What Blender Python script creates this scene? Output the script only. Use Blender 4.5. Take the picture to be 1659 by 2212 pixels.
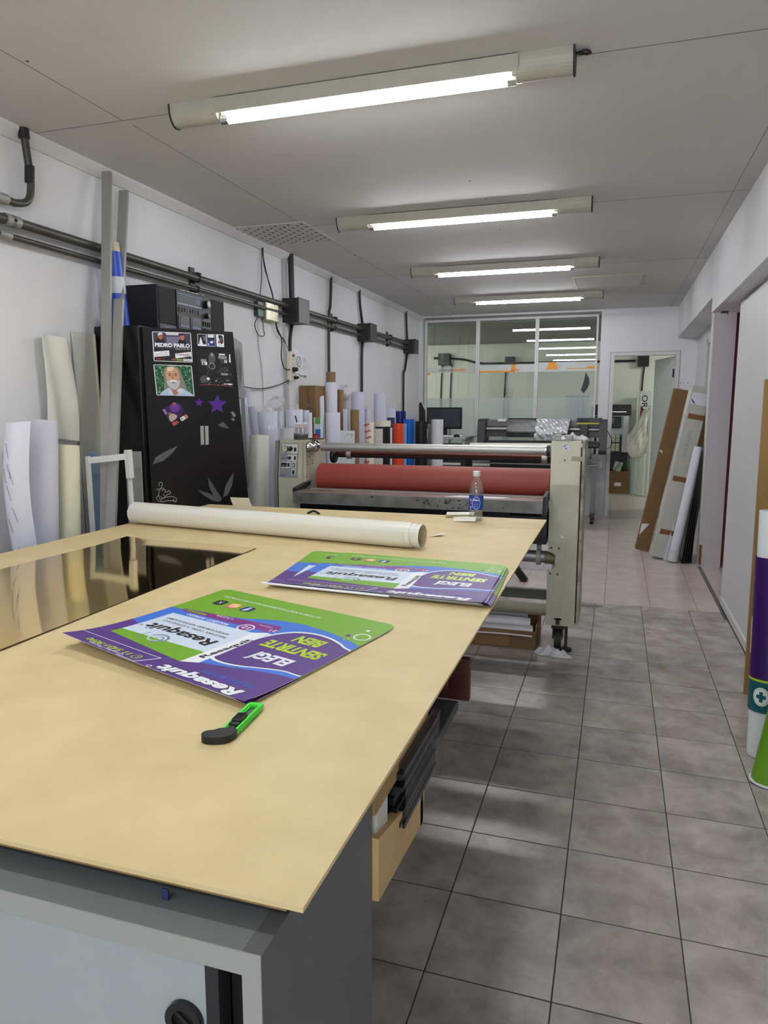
import bpy, bmesh, math, random
from mathutils import Vector, Matrix
from mathutils.geometry import tessellate_polygon
random.seed(7)
sc = bpy.context.scene
for o in list(bpy.data.objects): bpy.data.objects.remove(o)
COL = sc.collection
PI = math.pi

# ------------------------------------------------------------------ camera
CX, CY, F, CH = 829.5, 1106.0, 1556.02, 1.34
RX = Vector((0.952359, -0.043646, -0.301841)); RY = Vector((0.304980, 0.136590, 0.942513)); RZ = Vector((0.0, 0.989666, -0.143394))
cam = bpy.data.objects.new('camera', bpy.data.cameras.new('camera'))
COL.objects.link(cam)
right = Vector((RX[0], RY[0], RZ[0])).normalized(); up = Vector((RX[1], RY[1], RZ[1])).normalized()
back = right.cross(up).normalized(); up = back.cross(right).normalized()
cam.matrix_world = Matrix(((right.x, up.x, back.x, 0), (right.y, up.y, back.y, 0), (right.z, up.z, back.z, CH), (0, 0, 0, 1)))
cam.data.sensor_fit = 'VERTICAL'; cam.data.sensor_height = 24.0; cam.data.lens = F / 2212 * 24.0
cam.data.clip_start = 0.05; cam.data.clip_end = 60
sc.camera = cam
# ------------------------------------------------------------------ world, exposure
w = bpy.data.worlds.new('world'); sc.world = w; w.use_nodes = True
w.node_tree.nodes['Background'].inputs[0].default_value = (0.6, 0.65, 0.7, 1)
w.node_tree.nodes['Background'].inputs[1].default_value = 0.3
sc.view_settings.view_transform = 'Standard'; sc.view_settings.look = 'None'
sc.view_settings.gamma = 1; sc.view_settings.use_curve_mapping = False
sc.view_settings.exposure = 0.78
TUBE_POWER = 46.0          # emission of the ceiling tubes
DAY_POWER = 24.0           # cool daylight fill added behind the camera; its shop door is assumed
BACK_FILL = 80.0           # unseen tubes added to light the room behind the glass
dl_ = bpy.data.lights.new('daylight', 'AREA'); dl_.shape = 'RECTANGLE'; dl_.size = 1.05; dl_.size_y = 2.0; dl_.energy = DAY_POWER; dl_.color = (0.93, 0.97, 1.0)
do_ = bpy.data.objects.new('daylight_fill', dl_); COL.objects.link(do_); do_.location = (.12, -2.55, 1.1); do_.rotation_euler = Vector((0, 1, 0)).to_track_quat('-Z', 'Z').to_euler()

def ray(px, py):
    d = Vector((px - CX, -(py - CY), F))
    return Vector((RX.dot(d), RY.dot(d), RZ.dot(d)))
def at(px, py, X=None, Y=None, Z=None):
    """measured point of the place: where a line of sight meets a wall, floor or table plane"""
    d = ray(px, py); o = Vector((0, 0, CH))
    if X is not None: t = X / d.x
    elif Y is not None: t = Y / d.y
    else: t = (Z - CH) / d.z
    return o + d * t
def atp(px, py, p0, n):
    d = ray(px, py); o = Vector((0, 0, CH))
    return o + d * ((Vector(p0) - o).dot(n) / d.dot(n))

# ------------------------------------------------------------------ materials
def lin(c):
    return tuple(((v / 255) / 12.92 if v / 255 <= 0.04045 else ((v / 255 + 0.055) / 1.055) ** 2.4) for v in c)
MATS = {}
def M(name, rgb, rough=0.5, metal=0.0, var=0.0, scale=6.0, bump=0.0, bscale=80.0, rgb2=None, stretch=(1, 1, 1), **kw):
    if name in MATS: return MATS[name]
    m = bpy.data.materials.new(name); m.use_nodes = True
    nt = m.node_tree; b = nt.nodes['Principled BSDF']; L = nt.links
    c = lin(rgb)
    b.inputs['Base Color'].default_value = (*c, 1); b.inputs['Roughness'].default_value = rough; b.inputs['Metallic'].default_value = metal
    for k, v in kw.items(): b.inputs[k.replace('_', ' ')].default_value = v
    tc = mp = None
    if var or bump or rgb2:
        tc = nt.nodes.new('ShaderNodeTexCoord'); mp = nt.nodes.new('ShaderNodeMapping'); L.new(tc.outputs['Object'], mp.inputs[0])
        mp.inputs['Scale'].default_value = stretch
    if var or rgb2:
        n = nt.nodes.new('ShaderNodeTexNoise'); n.inputs['Scale'].default_value = scale; n.inputs['Detail'].default_value = 6
        L.new(mp.outputs[0], n.inputs['Vector'])
        r = nt.nodes.new('ShaderNodeValToRGB'); r.color_ramp.elements[0].position = 0.3; r.color_ramp.elements[1].position = 0.7
        c2 = lin(rgb2) if rgb2 else tuple(v * (1 - var) for v in c)
        r.color_ramp.elements[0].color = (*c2, 1); r.color_ramp.elements[1].color = (*(tuple(min(1, v * (1 + var * 0.5)) for v in c)), 1)
        L.new(n.outputs[0], r.inputs[0]); L.new(r.outputs[0], b.inputs['Base Color'])
    if bump:
        n2 = nt.nodes.new('ShaderNodeTexNoise'); n2.inputs['Scale'].default_value = bscale; n2.inputs['Detail'].default_value = 4
        L.new(mp.outputs[0], n2.inputs['Vector'])
        bp = nt.nodes.new('ShaderNodeBump'); bp.inputs['Strength'].default_value = bump; bp.inputs['Distance'].default_value = 0.01
        L.new(n2.outputs[0], bp.inputs['Height']); L.new(bp.outputs[0], b.inputs['Normal'])
    MATS[name] = m
    return m
def emis(name, rgb, power):
    m = bpy.data.materials.new(name); m.use_nodes = True; nt = m.node_tree; nt.nodes.clear()
    e = nt.nodes.new('ShaderNodeEmission'); o = nt.nodes.new('ShaderNodeOutputMaterial')
    e.inputs[0].default_value = (*rgb, 1); e.inputs[1].default_value = power; nt.links.new(e.outputs[0], o.inputs[0])
    return m
def clear(name, tint=(1, 1, 1), gloss=0.08, white=0.0, wcol=(0.8, 0.85, 0.83), grough=0.0):
    """thin pane: see-through with a mirror share and, where frosted or printed, a white share"""
    m = bpy.data.materials.new(name); m.use_nodes = True; nt = m.node_tree; nt.nodes.clear(); L = nt.links
    t = nt.nodes.new('ShaderNodeBsdfTransparent'); g = nt.nodes.new('ShaderNodeBsdfGlossy'); o = nt.nodes.new('ShaderNodeOutputMaterial')
    t.inputs[0].default_value = (*tint, 1); g.inputs['Roughness'].default_value = grough
    mx = nt.nodes.new('ShaderNodeMixShader'); mx.inputs[0].default_value = gloss
    L.new(t.outputs[0], mx.inputs[1]); L.new(g.outputs[0], mx.inputs[2]); out = mx
    if white:
        d = nt.nodes.new('ShaderNodeBsdfDiffuse'); d.inputs[0].default_value = (*wcol, 1)
        m2 = nt.nodes.new('ShaderNodeMixShader'); m2.inputs[0].default_value = white
        L.new(mx.outputs[0], m2.inputs[1]); L.new(d.outputs[0], m2.inputs[2]); out = m2
    L.new(out.outputs[0], o.inputs[0])
    return m

wall_m = M('wall_paint', (226, 226, 230), 0.75, var=0.07, scale=1.6, bump=0.12, bscale=14)
ceil_m = M('ceiling_paint', (202, 201, 199), 0.8, var=0.05, scale=0.8)
seam_m = M('seam_shadow_gap', (70, 68, 65), 0.9)
back_m = M('back_room_paint', (232, 234, 224), 0.8, var=0.03, scale=1.0)
trim_m = M('white_trim', (214, 214, 214), 0.55, var=0.05, scale=8)
black_m = M('black_plastic', (14, 14, 15), 0.45)
dark_m = M('dark_grey_metal', (44, 45, 48), 0.5, 0.3)
conduit_m = M('grey_painted_conduit', (74, 72, 64), 0.4, 0.2, var=0.3, scale=9)
blackpipe_m = M('black_painted_pipe', (24, 24, 25), 0.45)
greenpipe_m = M('dark_green_pipe', (38, 56, 42), 0.45)
jbox_m = M('junction_box_grey', (30, 30, 33), 0.55)
steel_m = M('brushed_steel', (176, 177, 175), 0.42, 0.75, var=0.06, scale=20)
chrome_m = M('chrome', (200, 200, 200), 0.12, 1.0)
chan_m = M('galvanised_channel', (158, 157, 153), 0.5, 0.35, var=0.18, scale=7, stretch=(1, 1, 0.2))
mdf_m = M('mdf_board', (213, 193, 147), 0.62, var=0.07, scale=9, rgb2=(204, 183, 136), bump=0.05, bscale=220)
mdfedge_m = M('mdf_edge', (150, 122, 76), 0.8, var=0.2, scale=60)
grey_lam_m = M('grey_laminate', (104, 110, 112), 0.5, var=0.06, scale=3)
side_lam_m = M('dark_grey_laminate', (90, 90, 91), 0.5)
white_lam_m = M('white_laminate', (156, 163, 165), 0.4, var=0.04, scale=2)
birch_m = M('birch_board', (190, 160, 110), 0.6, var=0.12, scale=6)
paper_m = M('white_paper', (226, 227, 236), 0.6)
vinyl_m = M('glossy_white_vinyl', (228, 226, 216), 0.28)
coolpaper_m = M('cool_white_paper', (205, 208, 224), 0.55)
inner_m = M('backing_paper', (196, 186, 158), 0.6)
kraft_m = M('kraft_cardboard', (142, 112, 76), 0.8, var=0.1, scale=8)
kraft2_m = M('brown_cardboard', (128, 98, 62), 0.8, var=0.08, scale=6)
cream_m = M('cream_painted_steel', (196, 194, 177), 0.5, var=0.1, scale=5, rgb2=(172, 169, 150))
red_m = M('red_silicone_rubber', (142, 58, 47), 0.55, var=0.1, scale=3)
blackcab_m = M('black_cabinet_paint', (13, 13, 16), 0.35, var=0.2, scale=4)
plastic_m = clear('wrinkled_clear_film', (0.98, 0.98, 0.98), 0.12, 0.16, (0.9, 0.9, 0.93), 0.15)
glass_m = clear('window_glass', (0.90, 0.95, 0.92), 0.085)
frost_m = clear('frosted_film_on_glass', (0.88, 0.93, 0.91), 0.05, 0.55, (0.55, 0.62, 0.60), 0.1)
bandw_m = M('white_window_sticker', (196, 202, 202), 0.5)
orange_m = M('orange_vinyl', (236, 150, 24), 0.5)
greytxt_m = M('grey_lettering', (112, 112, 112), 0.6)
white_m = M('print_white', (236, 240, 246), 0.5)
ink_m = M('print_black', (22, 22, 24), 0.4)

# ------------------------------------------------------------------ mesh builder
class MB:
    def __init__(s): s.v = []; s.f = []; s.mi = []; s.mats = []; s.T = Matrix.Identity(4); s.smooth = []
    def mid(s, m):
        if m not in s.mats: s.mats.append(m)
        return s.mats.index(m)
    def add(s, vs, fs, m, smooth=False):
        b = len(s.v); s.v += [s.T @ Vector(p) for p in vs]; k = s.mid(m)
        for f in fs: s.f.append(tuple(b + i for i in f)); s.mi.append(k); s.smooth.append(smooth)
        return s
    def box(s, a, b, m, bev=0.0):
        x0, x1 = sorted((a[0], b[0])); y0, y1 = sorted((a[1], b[1])); z0, z1 = sorted((a[2], b[2]))
        if bev:
            return s.rbox((x0, y0, z0), (x1, y1, z1), m, bev)
        vs = [(x, y, z) for z in (z0, z1) for y in (y0, y1) for x in (x0, x1)]
        return s.add(vs, [(0, 2, 3, 1), (4, 5, 7, 6), (0, 1, 5, 4), (2, 6, 7, 3), (0, 4, 6, 2), (1, 3, 7, 5)], m)
    def rbox(s, a, b, m, r):
        bm = bmesh.new(); bmesh.ops.create_cube(bm, size=1)
        c = (Vector(a) + Vector(b)) / 2; d = Vector(b) - Vector(a)
        for v in bm.verts: v.co = Vector((v.co.x * d.x, v.co.y * d.y, v.co.z * d.z)) + c
        bmesh.ops.bevel(bm, geom=bm.edges[:], offset=min(r, min(d) * 0.45), segments=2, affect='EDGES', profile=0.5)
        bm.verts.index_update()
        s.add([v.co.copy() for v in bm.verts], [tuple(v.index for v in f.verts) for f in bm.faces], m); bm.free(); return s
    def obox(s, p0, p1, side, w, d, m, bev=0.0):
        """box from p0 to p1 with width w along side and thickness d"""
        p0 = Vector(p0); p1 = Vector(p1); z = (p1 - p0); h = z.length; z.normalize()
        x = (Vector(side) - z * Vector(side).dot(z)).normalized(); y = z.cross(x)
        T0 = s.T.copy(); s.T = T0 @ Matrix(((x.x, y.x, z.x, p0.x), (x.y, y.y, z.y, p0.y), (x.z, y.z, z.z, p0.z), (0, 0, 0, 1)))
        s.box((-w / 2, -d / 2, 0), (w / 2, d / 2, h), m, bev); s.T = T0; return s
    def frame(s, p0, p1):
        p0 = Vector(p0); z = Vector(p1) - p0; h = z.length; z.normalize()
        x = z.orthogonal().normalized(); y = z.cross(x)
        return p0, x, y, z, h
    def cyl(s, p0, p1, r, m, n=24, r1=None, cap=True, capm=None):
        p0, x, y, z, h = s.frame(p0, p1); r1 = r if r1 is None else r1; p1 = p0 + z * h; vs = []
        for i in range(n):
            a = 2 * PI * i / n; vs.append(p0 + (x * math.cos(a) + y * math.sin(a)) * r)
        for i in range(n):
            a = 2 * PI * i / n; vs.append(p1 + (x * math.cos(a) + y * math.sin(a)) * r1)
        s.add(vs, [(i, (i + 1) % n, n + (i + 1) % n, n + i) for i in range(n)], m, True)
        if cap: s.add(vs, [tuple(range(n - 1, -1, -1)), tuple(range(n, 2 * n))], capm or m)
        return s
    def ring(s, p0, p1, r, ri, m, n=28, inner=None):
        """tube with a wall and open ends"""
        p0, x, y, z, h = s.frame(p0, p1); vs = []
        for q, rr in ((0, r), (h, r), (h, ri), (0, ri)):
            for i in range(n):
                a = 2 * PI * i / n; vs.append(p0 + z * q + (x * math.cos(a) + y * math.sin(a)) * rr)
        for k in range(4):
            k2 = (k + 1) % 4
            s.add([vs[k * n + i] for i in range(n)] + [vs[k2 * n + i] for i in range(n)],
                  [(i, (i + 1) % n, n + (i + 1) % n, n + i) for i in range(n)], (inner or m) if k == 2 else m, k in (0, 2))
        return s
    def spiral(s, p0, p1, r, m, turns=2.2, inner=None, th=0.0025, pitch=0.006, start=0.0, skew=0.0):
        """rolled sheet: a spiral strip extruded from p0 to p1; inner turns may stand out by skew"""
        p0, x, y, z, h = s.frame(p0, p1); n = int(32 * turns); vs = []
        for i in range(n + 1):
            t = i / 32; a = 2 * PI * t + start; rr = r - pitch * t; e = skew * t
            for q, rad in ((0, rr), (h + e, rr), (h + e, rr - th), (0, rr - th)):
                vs.append(p0 + z * q + (x * math.cos(a) + y * math.sin(a)) * rad)
        fo = []; fi = []; fe = []
        for i in range(n):
            b = 4 * i; c = b + 4
            fo.append((b, c, c + 1, b + 1)); fi.append((b + 2, c + 2, c + 3, b + 3)); fe.append((b + 1, c + 1, c + 2, b + 2)); fe.append((b + 3, c + 3, c, b))
        fe += [(0, 1, 2, 3), (4 * n + 3, 4 * n + 2, 4 * n + 1, 4 * n)]
        s.add(vs, fo, m, True); s.add(vs, fi, inner or m, True); s.add(vs, fe, m); return s
    def lathe(s, c, prof, m, n=32, ax='Z'):
        c = Vector(c); vs = []
        for r, z in prof:
            for i in range(n):
                a = 2 * PI * i / n
                p = (r * math.cos(a), r * math.sin(a), z)
                if ax == 'X': p = (p[2], p[0], p[1])
                if ax == 'Y': p = (p[0], -p[2], p[1])
                vs.append(c + Vector(p))
        s.add(vs, [(k * n + i, k * n + (i + 1) % n, (k + 1) * n + (i + 1) % n, (k + 1) * n + i) for k in range(len(prof) - 1) for i in range(n)], m, True)
        return s
    def tube(s, pts, r, m, n=10, smooth=True):
        pts = [Vector(p) for p in pts]
        if smooth and len(pts) > 2:
            q = []
            for i in range(len(pts) - 1):
                a = pts[max(i - 1, 0)]; b = pts[i]; c = pts[i + 1]; d = pts[min(i + 2, len(pts) - 1)]
                for k in range(6):
                    t = k / 6
                    q.append(0.5 * ((2 * b) + (c - a) * t + (2 * a - 5 * b + 4 * c - d) * t * t + (3 * b - a - 3 * c + d) * t ** 3))
            q.append(pts[-1]); pts = q
        x = None; vs = []
        for i, p in enumerate(pts):
            z = (pts[min(i + 1, len(pts) - 1)] - pts[max(i - 1, 0)]).normalized()
            x = z.orthogonal() if x is None else x - z * x.dot(z); x.normalize(); y = z.cross(x)
            for k in range(n):
                a = 2 * PI * k / n; vs.append(p + (x * math.cos(a) + y * math.sin(a)) * r)
        fs = [(i * n + k, i * n + (k + 1) % n, (i + 1) * n + (k + 1) % n, (i + 1) * n + k) for i in range(len(pts) - 1) for k in range(n)]
        s.add(vs, fs, m, True); e = len(pts) - 1
        s.add(vs, [tuple(range(n - 1, -1, -1)), tuple(e * n + k for k in range(n))], m); return s
    def prism(s, pts, d, m, sidem=None):
        """closed polygon of 3-D points pushed along d"""
        pts = [Vector(p) for p in pts]; d = Vector(d); n = len(pts)
        tr = tessellate_polygon([pts]); vs = pts + [p + d for p in pts]
        s.add(vs, [tuple(t) for t in tr] + [tuple(n + i for i in reversed(t)) for t in tr], m)
        s.add(vs, [(i, (i + 1) % n, n + (i + 1) % n, n + i) for i in range(n)], sidem or m); return s
    def grid(s, fn, nu, nv, m, th=0.0, backm=None):
        """sheet from fn(u,v) with thickness th below"""
        vs = [Vector(fn(i / nu, j / nv)) for j in range(nv + 1) for i in range(nu + 1)]
        fs = [(j * (nu + 1) + i, j * (nu + 1) + i + 1, (j + 1) * (nu + 1) + i + 1, (j + 1) * (nu + 1) + i) for j in range(nv) for i in range(nu)]
        s.add(vs, fs, m, True)
        if th:
            N = len(vs); nr = []
            for j in range(nv + 1):
                for i in range(nu + 1):
                    a = vs[j * (nu + 1) + min(i + 1, nu)] - vs[j * (nu + 1) + max(i - 1, 0)]
                    b = vs[min(j + 1, nv) * (nu + 1) + i] - vs[max(j - 1, 0) * (nu + 1) + i]
                    nr.append(a.cross(b).normalized())
            v2 = [p - q * th for p, q in zip(vs, nr)]
            s.add(v2, [tuple(reversed(f)) for f in fs], backm or m, True)
            e = [i for i in range(nu + 1)] + [j * (nu + 1) + nu for j in range(1, nv + 1)] + [nv * (nu + 1) + i for i in range(nu - 1, -1, -1)] + [j * (nu + 1) for j in range(nv - 1, 0, -1)]
            s.add(vs + v2, [(e[k], e[k - 1], N + e[k - 1], N + e[k]) for k in range(len(e))], backm or m)
        return s
    def build(s, name, parent=None):
        me = bpy.data.meshes.new(name)
        o = bpy.data.objects.new(name, me); COL.objects.link(o)
        off = Vector((0, 0, 0))
        if parent is not None:
            o.parent = parent; off = WL[parent.name]
        WL[o.name] = off.copy()
        me.from_pydata([p - off for p in s.v], [], s.f)
        for m in s.mats: me.materials.append(m)
        me.polygons.foreach_set('material_index', s.mi); me.polygons.foreach_set('use_smooth', s.smooth)
        me.update()
        return o
WL = {}
def tag(o, label, cat, group=None):
    o['label'] = label; o['category'] = cat
    if group: o['group'] = group
    return o
def thing(name, label, cat, loc=(0, 0, 0), group=None):
    o = bpy.data.objects.new(name, None); COL.objects.link(o); o.location = loc; WL[o.name] = Vector(loc); o.empty_display_size = 0.1
    return tag(o, label, cat, group)
def solo(mb, name, label, cat, group=None): return tag(mb.build(name), label, cat, group)
def struct(mb, name, parent=None):
    o = mb.build(name, parent)
    if parent is None: o['kind'] = 'structure'
    return o
def dup(root, loc, label):
    r = root.copy(); COL.objects.link(r); r.location = loc; r['label'] = label
    for ch in list(root.children):
        c = ch.copy(); COL.objects.link(c); c.parent = r
        for g in list(ch.children):
            d = g.copy(); COL.objects.link(d); d.parent = c
    return r

# ------------------------------------------------------------------ lettering
_tc = {}
def text_geo(txt, bold=0.0, shear=0.0, res=3):
    k = (txt, bold, shear)
    if k in _tc: return _tc[k]
    cu = bpy.data.curves.new('t', 'FONT'); cu.body = txt; cu.offset = bold; cu.shear = shear; cu.resolution_u = res
    ob = bpy.data.objects.new('t', cu); COL.objects.link(ob)
    dg = bpy.context.evaluated_depsgraph_get(); dg.update()
    me = bpy.data.meshes.new_from_object(ob.evaluated_get(dg))
    vs = [(v.co.x, v.co.y) for v in me.vertices]; fs = [tuple(p.vertices) for p in me.polygons]
    bpy.data.objects.remove(ob); bpy.data.curves.remove(cu); bpy.data.meshes.remove(me)
    x0 = min(v[0] for v in vs); x1 = max(v[0] for v in vs)
    _tc[k] = ([(v[0] - x0, v[1]) for v in vs], fs, x1 - x0); return _tc[k]
CAP = 0.70
def put_text(mb, txt, o, u, v, height, m, width=None, bold=0.0, shear=0.0, lift=0.0005, center=False):
    """flat lettering: baseline start o, reading direction u, letter-up v"""
    vs, fs, W = text_geo(txt, bold, shear); o = Vector(o); u = Vector(u).normalized(); v = Vector(v).normalized(); n = u.cross(v)
    sy = height / CAP; sx = (width / W) if width else sy
    if center: o = o - u * (W * sx / 2)
    mb.add([o + u * (a * sx) + v * (b * sy) + n * lift for a, b in vs], fs, m)

class Art:
    """flat print: coloured polygons and letters in (s,t), later laid on a curved sheet"""
    def __init__(s): s.layers = []
    def poly(s, pts, m, lift=None): s.layers.append(([(p[0], p[1]) for p in pts], None, m)); return s
    def smooth(s, pts, m, k=6):
        n = len(pts); q = []
        for i in range(n):
            a, b, c, d = (Vector(pts[(i + j - 1) % n]) for j in range(4))
            for j in range(k):
                t = j / k; q.append(0.5 * ((2 * b) + (c - a) * t + (2 * a - 5 * b + 4 * c - d) * t * t + (3 * b - a - 3 * c + d) * t ** 3))
        return s.poly([(p.x, p.y) for p in q], m)
    def disc(s, c, r, m, asp=1.0, n=28): return s.poly([(c[0] + r * math.cos(2 * PI * i / n), c[1] + r * asp * math.sin(2 * PI * i / n)) for i in range(n)], m)
    def ringd(s, c, r, ri, m, asp=1.0, a0=0, a1=2 * PI, n=28):
        p = [(c[0] + r * math.cos(a0 + (a1 - a0) * i / n), c[1] + r * asp * math.sin(a0 + (a1 - a0) * i / n)) for i in range(n + 1)]
        q = [(c[0] + ri * math.cos(a0 + (a1 - a0) * i / n), c[1] + ri * asp * math.sin(a0 + (a1 - a0) * i / n)) for i in range(n + 1)]
        fs = [(i, i + 1, n + 2 + i, n + 1 + i) for i in range(n)]
        s.layers.append((p + q, fs, m)); return s
    def rect(s, x0, y0, x1, y1, m): return s.poly([(x0, y0), (x1, y0), (x1, y1), (x0, y1)], m)
    def text(s, txt, s0, t0, h, w, m, bold=0.0, shear=0.0, dirv=(1, 0), upv=(0, -1)):
        vs, fs, W = text_geo(txt, bold, shear); sx = w / W; sy = h / CAP
        s.layers.append(([(s0 + a * sx * dirv[0] + b * sy * upv[0], t0 + a * sx * dirv[1] + b * sy * upv[1]) for a, b in vs], fs, m)); return s
    def lay(s, mb, fn, step=0.0001, cuts=(), clip=True, lift0=0.00025, grid=0):
        if grid:
            g = {}
            def node(i, j):
                if (i, j) not in g: g[(i, j)] = fn(i / grid, j / grid)
                return g[(i, j)]
            def pl(x, y):
                x = min(1, max(0, x)) * grid; y = min(1, max(0, y)) * grid; i = min(grid - 1, int(x)); j = min(grid - 1, int(y)); a = x - i; b = y - j
                p00, p11 = node(i, j), node(i + 1, j + 1)
                return p00 + (node(i + 1, j) - p00) * a + (p11 - node(i + 1, j)) * b if a >= b else p00 + (node(i, j + 1) - p00) * b + (p11 - node(i, j + 1)) * a
        for k, (pts, fs, m) in enumerate(s.layers):
            bm = bmesh.new(); bv = [bm.verts.new((p[0], p[1], 0)) for p in pts]
            if fs is None: fs = [tuple(t) for t in tessellate_polygon([[Vector((p[0], p[1], 0)) for p in pts]])]
            for f in fs:
                try: bm.faces.new([bv[i] for i in f])
                except Exception: pass
            if clip:
                for co, no in (((0, 0, 0), (-1, 0, 0)), ((1, 0, 0), (1, 0, 0)), ((0, 0, 0), (0, -1, 0)), ((0, 1, 0), (0, 1, 0))):
                    bmesh.ops.bisect_plane(bm, geom=bm.verts[:] + bm.edges[:] + bm.faces[:], plane_co=co, plane_no=no, clear_outer=True)
            if grid and len(bm.verts):
                xs = [v.co.x for v in bm.verts]; ys = [v.co.y for v in bm.verts]; x0, x1, y0, y1 = min(xs), max(xs), min(ys), max(ys)
                pls = [((i / grid, 0, 0), (1, 0, 0)) for i in range(1, grid) if x0 < i / grid < x1] + [((0, i / grid, 0), (0, 1, 0)) for i in range(1, grid) if y0 < i / grid < y1]
                pls += [((i / grid, 0, 0), (1, -1, 0)) for i in range(-grid + 1, grid) if x0 - y1 < i / grid < x1 - y0]
                for co, no in pls: bmesh.ops.bisect_plane(bm, geom=bm.verts[:] + bm.edges[:] + bm.faces[:], plane_co=co, plane_no=no)
            for ax, c in cuts:
                bmesh.ops.bisect_plane(bm, geom=bm.verts[:] + bm.edges[:] + bm.faces[:], plane_co=(c, 0, 0) if ax == 0 else (0, c, 0), plane_no=(1, 0, 0) if ax == 0 else (0, 1, 0))
            bm.normal_update()
            for f in bm.faces:
                if (f.normal.z > 0) == (s.sgn < 0): f.normal_flip()
            bm.verts.index_update(); vs = []
            for v in bm.verts:
                if grid: vs.append(pl(v.co.x, v.co.y) + Vector((0, 0, lift0 + step * k))); continue
                p = fn(v.co.x, v.co.y); e = 0.004
                du = fn(v.co.x + e, v.co.y) - p; dv = fn(v.co.x, v.co.y + e) - p; n = du.cross(dv).normalized()
                vs.append(p + n * s.sgn * (lift0 + step * k))
            F_ = [tuple(v.index for v in f.verts) for f in bm.faces]; bm.free()
            if F_: mb.add(vs, F_, m, bool(grid))
    sgn = 1

# ================================================================== THE SETTING
XL, ZC, YB = -2.50, 2.515, 9.33          # left wall, ceiling, glazed wall
BEAM, DOORX = 0.642, 0.744

def floor_mat(name, x0, y0, c1, c2, grout, rough):
    m = bpy.data.materials.new(name); m.use_nodes = True; nt = m.node_tree; L = nt.links; b = nt.nodes['Principled BSDF']
    def N(t, **k):
        n = nt.nodes.new(t)
        for a, v in k.items(): setattr(n, a, v)
        return n
    def math_(op, a, b_=None, c=None):
        n = N('ShaderNodeMath', operation=op)
        for i, q in enumerate((a, b_, c)):
            if q is None: continue
            if isinstance(q, (int, float)): n.inputs[i].default_value = q
            else: L.new(q, n.inputs[i])
        return n.outputs[0]
    tc = N('ShaderNodeTexCoord'); sp = N('ShaderNodeSeparateXYZ'); L.new(tc.outputs['Object'], sp.inputs[0])
    masks = []; ids = []
    for out, off, pit in ((sp.outputs[0], x0, 0.2985), (sp.outputs[1], y0, 0.3018)):
        q = math_('DIVIDE', math_('SUBTRACT', out, off), pit)
        fr = math_('FRACT', q); ids.append(math_('FLOOR', q))
        d = math_('MULTIPLY', math_('MINIMUM', fr, math_('SUBTRACT', 1.0, fr)), pit)
        masks.append(d)
    dmin = math_('MINIMUM', masks[0], masks[1])
    g = N('ShaderNodeMapRange'); g.inputs[1].default_value = 0.0010; g.inputs[2].default_value = 0.0026; L.new(dmin, g.inputs[0])
    # per-tile tone, clouded glaze
    cmb = N('ShaderNodeCombineXYZ'); L.new(ids[0], cmb.inputs[0]); L.new(ids[1], cmb.inputs[1])
    wn = N('ShaderNodeTexWhiteNoise'); wn.noise_dimensions = '3D'; L.new(cmb.outputs[0], wn.inputs[0])
    vm = N('ShaderNodeVectorMath', operation='MULTIPLY_ADD'); L.new(wn.outputs['Color'], vm.inputs[0]); vm.inputs[1].default_value = (9, 9, 9); L.new(tc.outputs['Object'], vm.inputs[2])
    mp = N('ShaderNodeMapping'); mp.inputs['Scale'].default_value = (1.0, 1.0, 1); L.new(vm.outputs[0], mp.inputs[0])
    n1 = N('ShaderNodeTexNoise'); n1.inputs['Scale'].default_value = 6.5; n1.inputs['Detail'].default_value = 7; n1.inputs['Roughness'].default_value = 0.62; n1.inputs['Distortion'].default_value = 0.25; L.new(mp.outputs[0], n1.inputs['Vector'])
    cr = N('ShaderNodeValToRGB'); cr.color_ramp.elements[0].position = 0.32; cr.color_ramp.elements[1].position = 0.68
    cr.color_ramp.elements[0].color = (*lin(c1), 1); cr.color_ramp.elements[1].color = (*lin(c2), 1); L.new(n1.outputs[0], cr.inputs[0])
    mx = N('ShaderNodeMix', data_type='RGBA'); L.new(g.outputs[0], mx.inputs[0]); mx.inputs[6].default_value = (*lin(grout), 1); L.new(cr.outputs[0], mx.inputs[7])
    L.new(mx.outputs[2], b.inputs['Base Color'])
    rr = N('ShaderNodeMapRange'); rr.inputs[3].default_value = 0.85; rr.inputs[4].default_value = rough; L.new(g.outputs[0], rr.inputs[0]); L.new(rr.outputs[0], b.inputs['Roughness'])
    n2 = N('ShaderNodeTexNoise'); n2.inputs['Scale'].default_value = 160; L.new(tc.outputs['Object'], n2.inputs['Vector'])
    ad = math_('MULTIPLY_ADD', n2.outputs[0], 0.10, g.outputs[0])
    bp = N('ShaderNodeBump'); bp.inputs['Strength'].default_value = 0.5; bp.inputs['Distance'].default_value = 0.0015; L.new(ad, bp.inputs['Height']); L.new(bp.outputs[0], b.inputs['Normal'])
    return m
grey_tile = floor_mat('grey_clouded_floor_tile', -0.084, 1.812, (146, 138, 134), (192, 184, 178), (62, 55, 50), 0.27)
pink_tile = floor_mat('pinkish_beige_floor_tile', -0.024, 5.07, (200, 187, 181), (214, 203, 197), (118, 106, 100), 0.24)

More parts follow.
